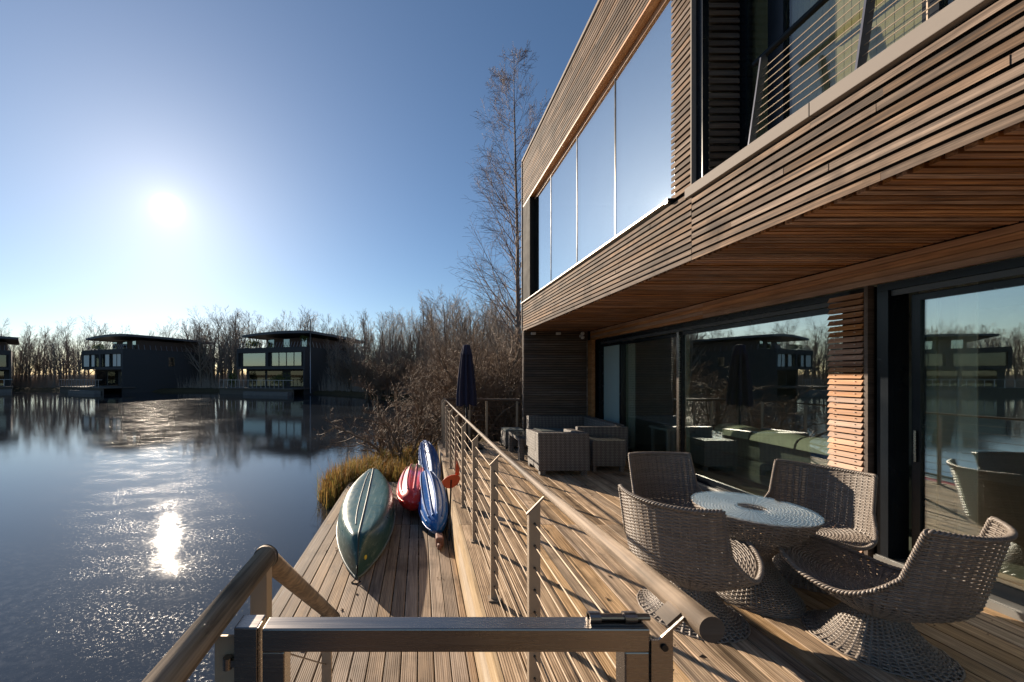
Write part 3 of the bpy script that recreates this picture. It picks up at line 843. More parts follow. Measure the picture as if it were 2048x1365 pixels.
gh = thing('gate_post', 'wide steel hinge post left of the gate under the thick timber rail', 'post', (-0.41, 0.86, 0))
mb = MB(); mb.box(-0.415, -0.362, 0.846, 0.895, 0.0, 1.085); mb.build('post_tube', 'brushed_steel', gh, bevel=0.003)
mb = MB(); mb.tube([(-0.435, 0.86, 0.985), (-0.435, 0.86, 1.01)], 0.010, 12); mb.box(-0.43, -0.4155, 0.855, 0.868, 0.99, 1.005); mb.build('hinge', 'brushed_steel', gh, smooth=False)
mb = MB(); mb.box(-0.47, -0.4155, 0.87, 0.876, 0.0, 1.05); mb.build('stiffener_plate', 'post_steel', gh)

# stair rails on the left
sr = thing('stair_railing', 'thick round timber rail bending down the dock stairs left of the gate', 'railing', (-0.47, 1.1, 0))
mb = MB(); mb.tube([(-0.452, -0.6, 1.10), (-0.452, 0.4, 1.10), (-0.465, 1.145, 1.10)], 0.031, 24)
mb.tube([(-0.468, 1.14, 1.10), (-0.47, 1.16, 1.098)], 0.032, 24)
o = mb.build('level_rail', 'pole_wood', sr, smooth=True)
mb = MB(); mb.tube([(-0.465, 1.15, 1.095), (-0.462, 2.06, 0.33)], 0.030, 24); mb.build('sloping_rail', 'pole_wood', sr, smooth=True)
mb = MB(); mb.tube([(-0.4665, 1.135, 1.10), (-0.467, 1.163, 1.089)], 0.0335, 24); mb.build('joint_sleeve', 'black_metal', sr, smooth=True)
mb = MB(); mb.box(-0.515, -0.495, -0.6, 0.95, 1.045, 1.075); mb.build('flat_bar', 'clad_wood', sr)
mb = MB(); mb.box(-0.487, -0.440, 1.09, 1.10, 0.0, 1.08); mb.box(-0.446, -0.440, 1.10, 1.13, 0.0, 1.08); mb.build('post', 'post_steel', sr)
mb = MB(); mb.box(-0.487, -0.440, 1.88, 1.90, -0.55, 0.47); mb.build('post', 'post_steel', sr)
mb = MB()
for k in range(8): mb.tube([(-0.465, -0.6, 0.14 + 0.105 * k), (-0.465, 1.09, 0.14 + 0.105 * k), (-0.465, 1.89, -0.53 + 0.105 * k)], 0.003, 6)
mb.build('cables', 'brushed_steel', sr)

# ------------------------------------------------------------------ closed parasol
par = thing('parasol', 'closed navy blue parasol standing at the far end of the deck', 'parasol', (1.05, 8.6, 0))
mb = MB(); cx, cy_ = 1.05, 8.6; V = []
for z_, r_ in ((0.96, 0.175), (1.2, 0.172), (1.5, 0.15), (1.8, 0.125), (2.08, 0.10), (2.12, 0.095)):
    V.append([(cx + (r_ * (1 + 0.34 * math.cos(8 * a + 0.6 * z_)) ) * math.cos(a), cy_ + r_ * (1 + 0.34 * math.cos(8 * a + 0.6 * z_)) * math.sin(a), z_ - (0.03 * math.cos(8 * a) if z_ < 1 else 0)) for a in np.linspace(0, 2 * PI, 96, endpoint=False)])
mb.sheet(V, close_v=True); mb.build('canopy', 'navy_canvas', par, smooth=True)
mb = MB(); V = []
for z_, r_ in ((2.09, 0.125), (2.2, 0.10), (2.31, 0.075), (2.325, 0.03), (2.326, 0.0)):
    V.append([(cx + r_ * (1 + 0.10 * math.cos(8 * a)) * math.cos(a), cy_ + r_ * (1 + 0.10 * math.cos(8 * a)) * math.sin(a), z_) for a in np.linspace(0, 2 * PI, 64, endpoint=False)])
mb.sheet(V, close_v=True); mb.build('vent_cap', 'navy_canvas', par, smooth=True)
mb = MB(); mb.tube([(cx, cy_, 0.05), (cx, cy_, 2.3)], 0.022, 12); mb.build('pole', 'black_metal', par, smooth=True)
mb = MB()
for k in range(8): mb.tube([(cx + 0.06 * math.cos(k * PI / 4), cy_ + 0.06 * math.sin(k * PI / 4), 0.84), (cx + 0.03 * math.cos(k * PI / 4), cy_ + 0.03 * math.sin(k * PI / 4), 1.6)], 0.008, 6)
mb.build('ribs', 'black_metal', par)
mb = MB(); mb.box(cx - 0.32, cx + 0.32, cy_ - 0.32, cy_ + 0.32, 0.004, 0.055); mb.tube([(cx, cy_, 0.056), (cx, cy_, 0.35)], 0.035, 12); mb.build('base', 'black_metal', par, bevel=0.006)

# ------------------------------------------------------------------ rattan lounge set
def rattan(mb, name, parent): return mb.build(name, 'rattan', parent, bevel=0.012, uv=True)
arm = thing('armchair', 'grey rattan armchair with its back to the camera, nearest of the lounge set', 'armchair', (2.35, 6.5, 0))
mb = MB()
mb.prism([(6.17, 0.075), (6.35, 0.075), (6.35, 0.69), (6.20, 0.69)], 0, 1.925, 2.765)
rattan(mb, 'backrest', arm)
mb = MB(); mb.box(1.945, 2.745, 6.353, 6.88, 0.075, 0.36); rattan(mb, 'seat', arm)
for x0 in (1.925, 2.615):
    mb = MB(); mb.prism([(6.353, 0.361), (6.93, 0.361), (6.93, 0.66), (6.353, 0.688)], 0, x0, x0 + 0.15); rattan(mb, 'armrest', arm)
for x in (1.96, 2.64):
    for y in (6.2, 6.8):
        mb = MB(); mb.box(x, x + 0.09, y, y + 0.09, 0.0, 0.074); mb.build('leg', 'rattan', arm, uv=True)
st = thing('side_table', 'square rattan side table with glass top between armchair and sofa', 'table', (3.2, 6.7, 0))
mb = MB(); mb.box(2.915, 3.48, 6.42, 6.98, 0.09, 0.53); rattan(mb, 'body', st)
mb = MB(); mb.box(2.91, 3.485, 6.415, 6.985, 0.532, 0.541); mb.build('glass_top', 'table_glass', st)
for x in (2.93, 3.40):
    for y in (6.44, 6.90):
        mb = MB(); mb.box(x, x + 0.06, y, y + 0.06, 0.0, 0.089); mb.build('leg', 'rattan', st, uv=True)
so = thing('corner_sofa', 'grey rattan corner sofa along the end wall and the glazing', 'sofa', (3.1, 8, 0))
mb = MB(); mb.prism([(8.50, 0.08), (8.78, 0.08), (8.74, 0.71), (8.58, 0.71)], 0, 2.45, 3.86); rattan(mb, 'end_backrest', so)
mb = MB(); mb.prism([(3.62, 0.08), (3.86, 0.08), (3.82, 0.71), (3.67, 0.71)], 1, 7.10, 8.50); rattan(mb, 'side_backrest', so)
mb = MB(); mb.box(2.47, 3.6, 7.75, 8.498, 0.08, 0.37); mb.box(2.98, 3.6, 7.11, 7.748, 0.08, 0.37); rattan(mb, 'seat', so)
mb = MB(); mb.box(2.90, 3.84, 7.0, 7.098, 0.08, 0.68); rattan(mb, 'armrest', so)
mb = MB(); mb.box(2.5, 3.58, 7.78, 8.44, 0.372, 0.46); mb.box(3.0, 3.58, 7.13, 7.775, 0.372, 0.46); mb.build('seat_cushions', 'grey_upholstery', so, bevel=0.03)
ct = thing('coffee_table', 'low open rattan coffee table with pale glass top left of the armchair', 'table', (2.2, 7.8, 0))
mb = MB(); mb.box(1.90, 2.50, 7.27, 8.2, 0.36, 0.43); rattan(mb, 'table_top', ct)
mb = MB(); mb.box(1.895, 2.505, 7.265, 8.205, 0.432, 0.44); mb.build('glass_top', 'table_glass', ct)
for x in (1.902, 2.40):
    for y in (7.272, 8.10):
        mb = MB(); mb.box(x, x + 0.096, y, y + 0.096, 0.0, 0.359); mb.build('leg', 'rattan', ct, uv=True)
stl = thing('footstool', 'small square rattan footstool beyond the coffee table', 'stool', (2.1, 8.6, 0))
mb = MB(); mb.box(1.88, 2.32, 8.38, 8.86, 0.05, 0.37); rattan(mb, 'body', stl)
mb = MB(); mb.box(1.89, 2.31, 8.39, 8.85, 0.372, 0.42); mb.build('cushion', 'grey_upholstery', stl, bevel=0.015)
for x in (1.89, 2.27):
    for y in (8.39, 8.80):
        mb = MB(); mb.box(x, x + 0.04, y, y + 0.04, 0.0, 0.049); mb.build('leg', 'rattan', stl)

# ------------------------------------------------------------------ wicker chairs and table, woven strand by strand
def sm(t): t = min(1, max(0, t)); return t * t * (3 - 2 * t)
def rim_h(phi):
    """rim height at bearing phi (0 = front, pi = back)"""
    b = math.degrees(abs(PI - abs(math.atan2(math.sin(phi), math.cos(phi)))))
    if b < 50: return 0.83 + 0.018 * (b / 50) ** 2
    if b < 55: return 0.848 + (0.56 - 0.848) * (b - 50) / 5
    if b < 100: return 0.56 + (0.372 - 0.56) * (1 - (1 - (b - 55) / 45) ** 2.6)
    return 0.372 + 0.115 * sm((b - 100) / 75)
def shell(phi, z):
    """point of the chair shell at bearing phi and height z (chair faces +y)"""
    if z < 0.42: r_ = 0.115 + 0.265 * math.sin(max(0, (z - 0.20)) / 0.22 * PI / 2) ** 1.15
    else: r_ = 0.38 + 0.05 * (z - 0.42)
    fr = max(0, math.cos(phi))
    r_ += 0.10 * fr ** 2 * max(0, (z - 0.33)) / 0.15
    lean = -0.07 * max(0, z - 0.40) / 0.44
    return (r_ * math.sin(phi), r_ * math.cos(phi) * 0.98 + lean, z)
def basefoot(phi, t):
    """foot: t 0 at the floor, 1 at the neck"""
    r_ = 0.315 - 0.20 * t ** 0.75 if t > 0.0 else 0.315
    return (r_ * math.sin(phi), r_ * math.cos(phi), 0.004 + 0.205 * t ** 1.25)
def normal_of(fn, a, b):
    e = 1e-3
    p = np.array(fn(a, b)); u = np.array(fn(a + e, b)) - p; v_ = np.array(fn(a, b + e)) - p
    n = np.cross(u, v_); return n / (np.linalg.norm(n) + 1e-12)
def weave_rows(mb, fn, rows, nst, amp, wd, th, runs=None, r=rng):
    """horizontal strands going in and out of nst stakes per turn"""
    for i, b in enumerate(rows):
        rr = runs(b) if runs else [(0, 2 * PI, True)]
        for (a0, a1, closed) in rr:
            k = max(3, int(round((a1 - a0) / (2 * PI) * nst * 2)))
            A = np.linspace(a0, a1, k, endpoint=not closed)
            Pn = np.array([fn(a, b) for a in A]); Nn = np.array([normal_of(fn, a, b) for a in A])
            ph = np.array([amp * math.sin(a * nst / 2 + (PI if i % 2 else 0) + 0.4) for a in A])
            mb.strand(Pn + Nn * ph[:, None], Nn, wd * r.uniform(0.86, 1.08), th, closed, r.random())
def weave_stakes(mb, fn, bearings, lo, hi, wd, th, steps=12, r=rng):
    for a in bearings:
        B = np.linspace(lo(a) if callable(lo) else lo, hi(a) if callable(hi) else hi, steps)
        Pn = np.array([fn(a, b) for b in B]); Nn = np.array([normal_of(fn, a, b) for b in B])
        mb.strand(Pn, Nn, wd, th, False, r.random())
def braid(mb, path, rad, pitch, closed, n_str=3, r=rng):
    Pp = np.asarray(path, float)
    d = np.r_[0, np.cumsum(np.linalg.norm(np.diff(Pp, axis=0), axis=1))]
    m = int(d[-1] / 0.008); t = np.linspace(0, d[-1], m)
    Q = np.stack([np.interp(t, d, Pp[:, i]) for i in range(3)], 1)
    T = np.gradient(Q, axis=0); T /= np.linalg.norm(T, axis=1)[:, None] + 1e-9
    up = np.array([0.3, 0.2, 1.0]); A = np.cross(T, up); A /= np.linalg.norm(A, axis=1)[:, None] + 1e-9; B = np.cross(A, T)
    for k in range(n_str):
        ph = 2 * PI * t / pitch + 2 * PI * k / n_str
        mb.tube(Q + rad * (np.cos(ph)[:, None] * A + np.sin(ph)[:, None] * B), rad * 0.72, 5, True, r.random())

def make_chair(label):
    t = thing('wicker_chair', label, 'chair', (0, 0, 0), 'wicker tub chairs round the table')
    # back and bowl
    G = np.linspace(0, 2 * PI, 721)
    H = np.array([rim_h(a) for a in G])
    def runs(z):
        ok = H > z
        if ok.all(): return [(0, 2 * PI, True)]
        out_ = []; i = 0; n = len(G) - 1
        st_ = next(i for i in range(n) if not ok[i])
        i = st_; cur_ = None
        for q in range(n + 1):
            j = (st_ + q) % n
            if ok[j] and cur_ is None: cur_ = st_ + q
            if not ok[j] and cur_ is not None:
                out_.append((cur_ / n * 2 * PI, (st_ + q - 1) / n * 2 * PI, False)); cur_ = None
        return [o_ for o_ in out_ if o_[1] - o_[0] > 0.03]
    mb = MB()
    weave_rows(mb, shell, np.arange(0.215, 0.85, 0.0112), 56, 0.0034, 0.0066, 0.0032, runs)
    weave_stakes(mb, shell, np.arange(56) / 56 * 2 * PI + 0.02, 0.21, lambda a: rim_h(a), 0.0088, 0.0028, 14)
    mb.build('shell', 'wicker', t, smooth=True)
    # seat
    def zedge(phi):
        return min(rim_h(phi), 0.40 + 0.085 * max(0, math.cos(phi)) ** 2) - 0.012
    def seat(phi, q):
        x, y, z = shell(phi, zedge(phi)); k = max(q, 0.001)
        zc = 0.335
        return (x * k * 0.97, y * k * 0.97, zc + (z - zc) * k ** 2.4)
    mb = MB()
    weave_rows(mb, seat, np.arange(0.05, 1.0, 0.031), 56, 0.003, 0.0063, 0.0030)
    weave_stakes(mb, seat, np.arange(56) / 56 * 2 * PI + 0.02, 0.06, 0.99, 0.0048, 0.0026, 10)
    mb.build('seat', 'wicker', t, smooth=True)
    mb = MB()
    braid(mb, [shell(a, rim_h(a)) for a in np.linspace(0, 2 * PI, 500)], 0.0095, 0.055, True)
    mb.build('rim', 'wicker', t, smooth=True)
    mb = MB()
    weave_rows(mb, basefoot, np.linspace(0.0, 1.0, 30), 46, 0.0040, 0.0068, 0.0032)
    weave_stakes(mb, basefoot, np.arange(46) / 46 * 2 * PI, 0.0, 1.0, 0.0100, 0.0034, 8)
    mb.build('foot', 'wicker', t, smooth=True)
    return t
CH = [((1.88, 2.65), 32, 'wicker tub chair with its back to the camera next to the round rail end'),
      ((2.80, 2.34), 106, 'wicker tub chair seen from the side at the right edge, nearest the patio door'),
      ((3.17, 3.14), 205, 'wicker tub chair facing the table in front of the louvred pillar'),
      ((2.42, 3.50), 272, 'wicker tub chair at the far side of the table before the garden door')]
ch0 = make_chair(CH[0][2])
for i, ((x, y), ang, lab) in enumerate(CH):
    o = ch0 if i == 0 else copy_tree(ch0)
    o.location = (x, y, 0.0); o.rotation_euler = (0, 0, R(ang - 90)); o['label'] = lab

tb = thing('wicker_table', 'round wicker table with glass top and hole in its middle', 'table', (2.49, 2.85, 0))
TP = np.array([(0.0, 0.285), (0.03, 0.28), (0.10, 0.23), (0.18, 0.165), (0.26, 0.115), (0.31, 0.105), (0.36, 0.135), (0.43, 0.205), (0.50, 0.275), (0.58, 0.335), (0.63, 0.362), (0.648, 0.368)])
def tside(phi, z):
    r_ = float(np.interp(z, TP[:, 0], TP[:, 1])); return (2.49 + r_ * math.sin(phi), 2.85 + r_ * math.cos(phi), z)
def ttop(phi, r_):
    return (2.49 + r_ * math.sin(phi), 2.85 + r_ * math.cos(phi), 0.644 - (0.10 * max(0, 0.10 - r_) / 0.03 if r_ < 0.10 else 0))
mb = MB()
weave_rows(mb, tside, np.arange(0.004, 0.645, 0.0112), 60, 0.0036, 0.0061, 0.0032)
weave_stakes(mb, tside, np.arange(60) / 60 * 2 * PI, 0.003, 0.645, 0.0060, 0.0030, 16)
mb.build('pedestal', 'wicker', tb, smooth=True)
mb = MB()
weave_rows(mb, ttop, np.arange(0.075, 0.366, 0.011), 60, 0.0034, 0.0050, 0.0030)
weave_stakes(mb, ttop, np.arange(60) / 60 * 2 * PI, 0.075, 0.366, 0.0034, 0.0026, 8)
mb.build('woven_top', 'pale_wicker', tb, smooth=True)
mb = MB(); mb.lathe([(0.085, 0.652), (0.085, 0.660), (0.372, 0.660), (0.376, 0.656), (0.372, 0.652), (0.085, 0.652)], 96, None, 2.49, 2.85); mb.build('glass_top', 'table_glass', tb)

# ------------------------------------------------------------------ boats on the dock
def hull(name, parent, mat, frame, Lh, beam, depth, n_s=36, n_t=25, form=None, smooth=True):
    """upturned hull: s along the boat (0..1), t from one gunwale over the keel to the other"""
    V = []
    for s_ in np.linspace(0, 1, n_s):
        row = []
        for t_ in np.linspace(-1, 1, n_t): row.append(frame(*form(s_, t_)))
        V.append(row)
    mb = MB(); mb.sheet(V)
    return mb.build(name, mat, parent, smooth=smooth)

def frame_of(origin, far, roll=0.0):
    o_ = Vector(origin); d = (Vector(far) - o_); Ln = d.length; d.normalize()
    side = d.cross(Vector((0, 0, 1))).normalized(); up = side.cross(d).normalized()
    q = Matrix.Rotation(roll, 3, d); side = q @ side; up = q @ up
    def fr(l_, a, h_):
        p = o_ + d * (l_ * Ln) + side * a + up * h_
        return tuple(p)
    return fr

canoe = thing('canoe', 'dark green canoe lying upside down on the dock', 'canoe', (-0.75, 5.7, -0.55))
fr = frame_of((-0.675, 4.08, -0.54), (-0.90, 7.42, -0.54))
BM, DP = 0.405, 0.40
def canoe_form(s_, t_):
    u = 2 * s_ - 1
    wd = BM * max(0.0, 1 - abs(u) ** 2.3) ** 0.85
    lift = 0.10 * (1 - abs(u) ** 2) ** 1.0                    # sheer: ends touch, gunwale mid raised
    top = DP - 0.02 + 0.03 * abs(u) ** 2
    k = abs(t_)
    # rounded flat bottom, flared sides
    a = wd * math.copysign(1, t_) * (1 - (1 - k) ** 1.7) ** 0.62 if t_ != 0 else 0.0
    h_ = lift + (top - lift) * (1 - k ** 2.9)
    # stem curve: near the ends the bottom rounds down to the dock
    e = max(0, (abs(u) - 0.86) / 0.14)
    h_ *= 1 - 0.75 * e ** 2.2 if k < 1 else 1
    return (s_, a, h_)
hull('hull', canoe, 'canoe_green', fr, 3.4, 0.8, 0.4, 60, 41, canoe_form)
mb = MB(); mb.tube([fr(s_, 0, canoe_form(s_, 0.0)[2] + 0.004) for s_ in np.linspace(0.0, 1.0, 60)], 0.012, 8); mb.build('keel_strip', 'canoe_keel', canoe, smooth=True)
for sg in (-1,):
    mb = MB(); mb.tube([fr(s_, sg * 0.10 * (1 - abs(2 * s_ - 1) ** 3), canoe_form(s_, 0.30)[2] + 0.014) for s_ in np.linspace(0.14, 0.86, 40)], 0.007, 8); mb.build('bilge_strip', 'canoe_trim', canoe, smooth=True)
for sg in (-1, 1):
    mb = MB(); mb.tube([fr(*canoe_form(s_, sg * 1.0)) for s_ in np.linspace(0.0, 1.0, 60)], 0.014, 8); mb.build('gunwale', 'canoe_trim', canoe, smooth=True)
mb = MB(); mb.tube([(-0.672, 4.075, -0.40), (-0.668, 4.05, -0.46), (-0.69, 4.03, -0.53), (-0.72, 4.0, -0.542), (-0.66, 3.97, -0.542), (-0.63, 4.02, -0.54)], 0.008, 6); mb.build('bow_line', 'black_metal', canoe, smooth=True)
c1 = Vector(fr(*canoe_form(0.035, 0.80))); c2 = Vector(fr(*canoe_form(0.05, 0.80))); c3 = Vector(fr(*canoe_form(0.035, 0.88)))
nn_ = (c2 - c1).cross(c3 - c1).normalized()
if nn_.x < 0: nn_ = -nn_
mb = MB(); mb.tube([c1 - nn_ * 0.004, c1 + nn_ * 0.006], 0.024, 20); mb.build('round_sticker', 'yellow_sticker', canoe)

RIDGE = {'kayak_pink': 'pale_pink', 'kayak_blue': 'scuffed_blue', 'kayak_worn_blue': 'scuffed_blue'}
plain('pale_pink', (0.46, 0.09, 0.12), 0.6, 0, 0.3, 14, 0.6)
plain('scuffed_blue', (0.045, 0.13, 0.33), 0.6, 0, 0.3, 14, 0.7)
def kayak(name, label, mat, a, b, beam, depth, roll, full=0.75, ribs=3, rib=0.02):
    k = thing(name, label, 'kayak', ((a[0] + b[0]) / 2, (a[1] + b[1]) / 2, -0.55), 'plastic kayaks on the dock')
    fr_ = frame_of(a, b, roll)
    def form(s_, t_):
        u = 2 * s_ - 1
        wd = beam / 2 * max(0.0, 1 - abs(u) ** 2.4) ** full
        ang = PI * t_                                        # closed section
        a_ = wd * math.sin(ang) * (1 + 0.0 * t_)
        h_ = depth / 2 * max(0, 1 - abs(u) ** 4) ** 0.5 * math.cos(ang)
        # channels moulded along the bottom
        if abs(t_) < 0.46: h_ -= rib * (0.5 + 0.5 * math.cos(ang * 2 * ribs)) * (1 - abs(u) ** 2)
        return (s_, a_, h_ + 0.03 * u * u)
    V = [[fr_(*form(s_, t_)) for t_ in np.linspace(-1, 1, 72, endpoint=False)] for s_ in np.linspace(0.0, 1.0, 50)]
    mb = MB(); mb.sheet(V, close_v=True); mb.build('hull', mat, k, smooth=True)
    # raised seam where deck and hull moulds meet
    for sg in (-1, 1):
        mb = MB(); mb.tube([fr_(*form(s_, sg * 0.5)) for s_ in np.linspace(0.02, 0.98, 40)], 0.010, 6); mb.build('seam', mat, k, smooth=True)
    for tt in (-0.30, -0.15, 0.0, 0.15, 0.30):
        mb = MB(); mb.tube([fr_(form(s_, tt)[0], form(s_, tt)[1], form(s_, tt)[2] + 0.006) for s_ in np.linspace(0.10, 0.90, 40)], 0.012 + 0.004 * (tt == 0), 6); mb.build('keel_ridge', RIDGE[mat], k, smooth=True)
    for s_ in (0.04, 0.96):
        c = Vector(fr_(s_, 0, 0.0)); mb = MB()
        mb.tube([c + Vector((0.035 * math.cos(q), 0.0, 0.035 * math.sin(q) + 0.03)) for q in np.linspace(0, PI, 9)], 0.007, 6); mb.build('grab_handle', 'black_metal', k, smooth=True)
    return k, fr_, form
k1 = kayak('kayak', 'red and pink kayak upside down between canoe and blue kayak', 'kayak_pink', (-0.125, 5.72, -0.32), (-0.07, 7.65, -0.30), 0.57, 0.46, R(6), 0.34, 4, 0.045)
# pink kayak colours run along its length
for c in k1[0].children: pass
k2 = kayak('kayak', 'bright blue kayak leaning nearest the camera beside the deck step', 'kayak_blue', (0.235, 5.02, -0.44), (0.13, 6.75, -0.13), 0.45, 0.38, R(-20), 0.55, 3, 0.04)
k3 = kayak('kayak', 'scuffed blue kayak propped up behind the bright blue one', 'kayak_worn_blue', (0.24, 6.55, -0.36), (0.12, 8.55, 0.10), 0.42, 0.34, R(-25), 0.6, 3, 0.04)
mb = MB(); mb.box(0.20, 0.30, 4.80, 4.98, -0.545, -0.42); mb.box(0.215, 0.27, 4.72, 4.80, -0.545, -0.47)
mb.build('carry_strap', 'brown_strap', k2[0], bevel=0.02)

pd = thing('paddle', 'orange bladed paddle leaning against the deck railing', 'paddle', (0.42, 6.2, -0.4))
mb = MB()
th = np.linspace(0, 2 * PI, 28, endpoint=False)
cxp, cyp, czp = 0.412, 5.0, 0.235
pts = [(cxp + 0.115 * math.cos(a) + 0.012 * math.sin(2 * a), 0.085 * math.sin(a)) for a in th]
v0 = [(x, cyp, czp + z + 0.25 * (x - cxp)) for x, z in pts] + [(x, cyp + 0.012, czp + z + 0.25 * (x - cxp)) for x, z in pts]
n_ = len(pts); mb.add(v0, [tuple(range(n_))[::-1], tuple(range(n_, 2 * n_))] + [(i, (i + 1) % n_, n_ + (i + 1) % n_, n_ + i) for i in range(n_)])
mb.build('blade', 'orange_plastic', pd)
mb = MB()
pts2 = [(0.49 + a, 0.30 + b) for a, b in ((-0.02, 0.0), (0.03, 0.02), (0.035, 0.10), (0.005, 0.19), (-0.005, 0.20), (-0.015, 0.12), (-0.02, 0.05))]
mb.prism([(x, z) for x, z in pts2], 1, cyp + 0.03, cyp + 0.04); mb.build('rear_blade', 'orange_plastic', pd)
mb = MB(); mb.tube([(0.385, cyp + 0.006, -0.545), (0.41, cyp + 0.006, 0.26)], 0.012, 10); mb.build('shaft', 'black_metal', pd, smooth=True)

# ------------------------------------------------------------------ trees
class Tree:
    def __init__(s, seed): s.r = random.Random(seed); s.lines = {0: [], 1: []}
    def branch(s, p, d, ln, rad, lvl, spec):
        r = s.r; sp = spec[lvl]; n = sp['seg']; pts = [np.array(p)]; d = np.array(d, float)
        step = ln / n
        for i in range(n):
            d = d + np.array([r.gauss(0, sp['wob']), r.gauss(0, sp['wob']), r.gauss(0, sp['wob']) + sp['up']])
            d /= np.linalg.norm(d); pts.append(pts[-1] + d * step)
        pts = np.array(pts); rr = np.linspace(rad, max(rad * sp['tip'], sp.get('min', 0.004)), n + 1)
        s.lines[0 if lvl < spec[0].get('trunk_lvls', 1) else 1].append((pts, rr, 6 if lvl == 0 else (4 if lvl == 1 else 3)))
        if lvl + 1 >= len(spec): return
        c = spec[lvl + 1]; k = c['n'] if isinstance(c['n'], int) else r.randint(*c['n'])
        for j in range(k):
            t = c['from'] + (1 - c['from']) * ((j + r.random()) / k)
            x = t * n; i = min(int(x), n - 1); q = pts[i] + (pts[i + 1] - pts[i]) * (x - i)
            ax = pts[i + 1] - pts[i]; ax /= np.linalg.norm(ax)
            az = r.uniform(0, 2 * PI) if c.get('az', True) else j * 2.4
            u = np.cross(ax, [0.31, 0.2, 0.93]); u /= np.linalg.norm(u) + 1e-9; w_ = np.cross(ax, u)
            an = math.radians(r.gauss(c['ang'], c['ang'] * 0.2))
            dd = ax * math.cos(an) + (u * math.cos(az) + w_ * math.sin(az)) * math.sin(an)
            l2 = ln * c['len'] * (1 - c.get('taper', 0.55) * t) * r.uniform(0.7, 1.2)
            s.branch(q, dd, l2, rr[i] * c.get('rad', 0.5), lvl + 1, spec)
    def meshes(s, tm, cm, minr=0.0):
        res = []
        for k, m in ((0, tm), (1, cm)):
            mb = MB()
            for pts, rr, sd in s.lines[k]: mb.tube(pts, np.maximum(rr, minr), sd, False)
            res.append(mb.mesh('trunk' if k == 0 else 'crown', m, True))
        return res

def place_tree(meshes, loc, rz, sc, label, group, name='bare_tree', cat='tree', sz=None):
    t = thing(name, label, cat, loc, group)
    t.rotation_euler = (0, 0, rz); t.scale = (sc, sc, sz or sc)
    for me, nm in zip(meshes, ('trunk', 'crown')):
        o = bpy.data.objects.new(nm, me); C.objects.link(o); o.parent = t
    return t

# tall birch beside the house corner
bt = Tree(21)
bt.branch((0, 0, 0), (0.0, 0, 1), 22.6, 0.18, 0, [
    dict(seg=16, wob=0.012, up=0.01, tip=0.05),
    dict(n=78, **{'from': 0.14}, ang=44, len=0.33, taper=0.80, rad=0.30, seg=7, wob=0.07, up=0.05, tip=0.2),
    dict(n=10, **{'from': 0.2}, ang=38, len=0.48, taper=0.5, rad=0.5, seg=5, wob=0.09, up=0.0, tip=0.4, min=0.006),
    dict(n=6, **{'from': 0.15}, ang=36, len=0.5, taper=0.4, rad=0.6, seg=3, wob=0.10, up=-0.05, tip=0.6, min=0.005)])
BXY = (6.1, 23.5)
bm_ = bt.meshes('birch_bark', 'birch_twig', 0.0058)
place_tree(bm_, (BXY[0], BXY[1], float(ground_z(*BXY)) - 0.1), 0.4, 1.0, 'tall slender leafless birch rising beside the house corner', None, 'birch_tree')

# kinds of bare trees for the far banks
def kind_tree(seed, h, limbs, ang, ln, l2, l3):
    t = Tree(seed)
    t.branch((0, 0, 0), (0, 0, 1), h, h * 0.020, 0, [
        dict(seg=9, wob=0.035, up=0.02, tip=0.12),
        dict(n=limbs, **{'from': 0.18}, ang=ang, len=ln, taper=0.5, rad=0.45, seg=6, wob=0.09, up=0.09, tip=0.25),
        dict(n=l2, **{'from': 0.25}, ang=34, len=0.5, taper=0.4, rad=0.55, seg=4, wob=0.10, up=0.06, tip=0.4),
        dict(n=l3, **{'from': 0.2}, ang=32, len=0.5, taper=0.3, rad=0.6, seg=3, wob=0.10, up=0.05, tip=0.6)])
    return t
KT = [kind_tree(31, 10, 22, 40, 0.42, 7, 5).meshes('bark', 'twig', 0.0075), kind_tree(32, 10, 26, 34, 0.36, 7, 5).meshes('bark', 'twig', 0.0075),
      kind_tree(33, 10, 18, 48, 0.46, 8, 5).meshes('bark', 'twig', 0.0075), kind_tree(34, 10, 30, 26, 0.32, 6, 4).meshes('bark', 'twig', 0.0075),
      kind_tree(35, 10, 34, 22, 0.26, 6, 4).meshes('bark', 'twig', 0.0075)]
r = random.Random(77)
def bank_y(px):
    """distance of the far bank seen at pixel column px"""
    pts = [(-900, 62), (-600, 64), (-60, 66), (100, 66), (250, 66), (420, 63), (560, 60), (680, 54), (760, 47), (840, 40), (900, 33), (1000, 27), (1060, 24)]
    return float(np.interp(px, [p[0] for p in pts], [p[1] for p in pts]))
rows = [  # px from, px to, count, extra distance, top pixel row (photo), kinds, label, group
    (-560, -20, 60, (0, 14), (628, 655), (0, 1, 2), 'leafless tree on the far bank left of the half hidden house', 'bare trees at the far left of the lake'),
    (-15, 170, 34, (0, 12), (628, 668), (0, 1, 2, 3), 'leafless tree on the far bank between the two left hand houses', 'bare trees left of the left house'),
    (170, 395, 18, (8, 20), (625, 660), (0, 2, 1), 'leafless tree rising behind the roof of the left house', 'bare trees behind the left house'),
    (380, 480, 28, (-2, 12), (605, 660), (3, 4, 1, 0), 'slender leafless tree standing in the gap between the two far houses', 'bare trees between the two houses'),
    (470, 660, 20, (8, 20), (605, 640), (0, 2, 1), 'leafless tree rising behind the roof of the right house', 'bare trees behind the right house'),
    (660, 860, 50, (-2, 10), (610, 655), (0, 1, 3, 4), 'leafless tree on the bank right of the right house', 'bare trees right of the right house'),
    (850, 1050, 56, (-3, 12), (575, 630), (3, 4, 1, 0), 'tall thin leafless tree in the thicket behind the parasol', 'bare trees behind the parasol'),
]
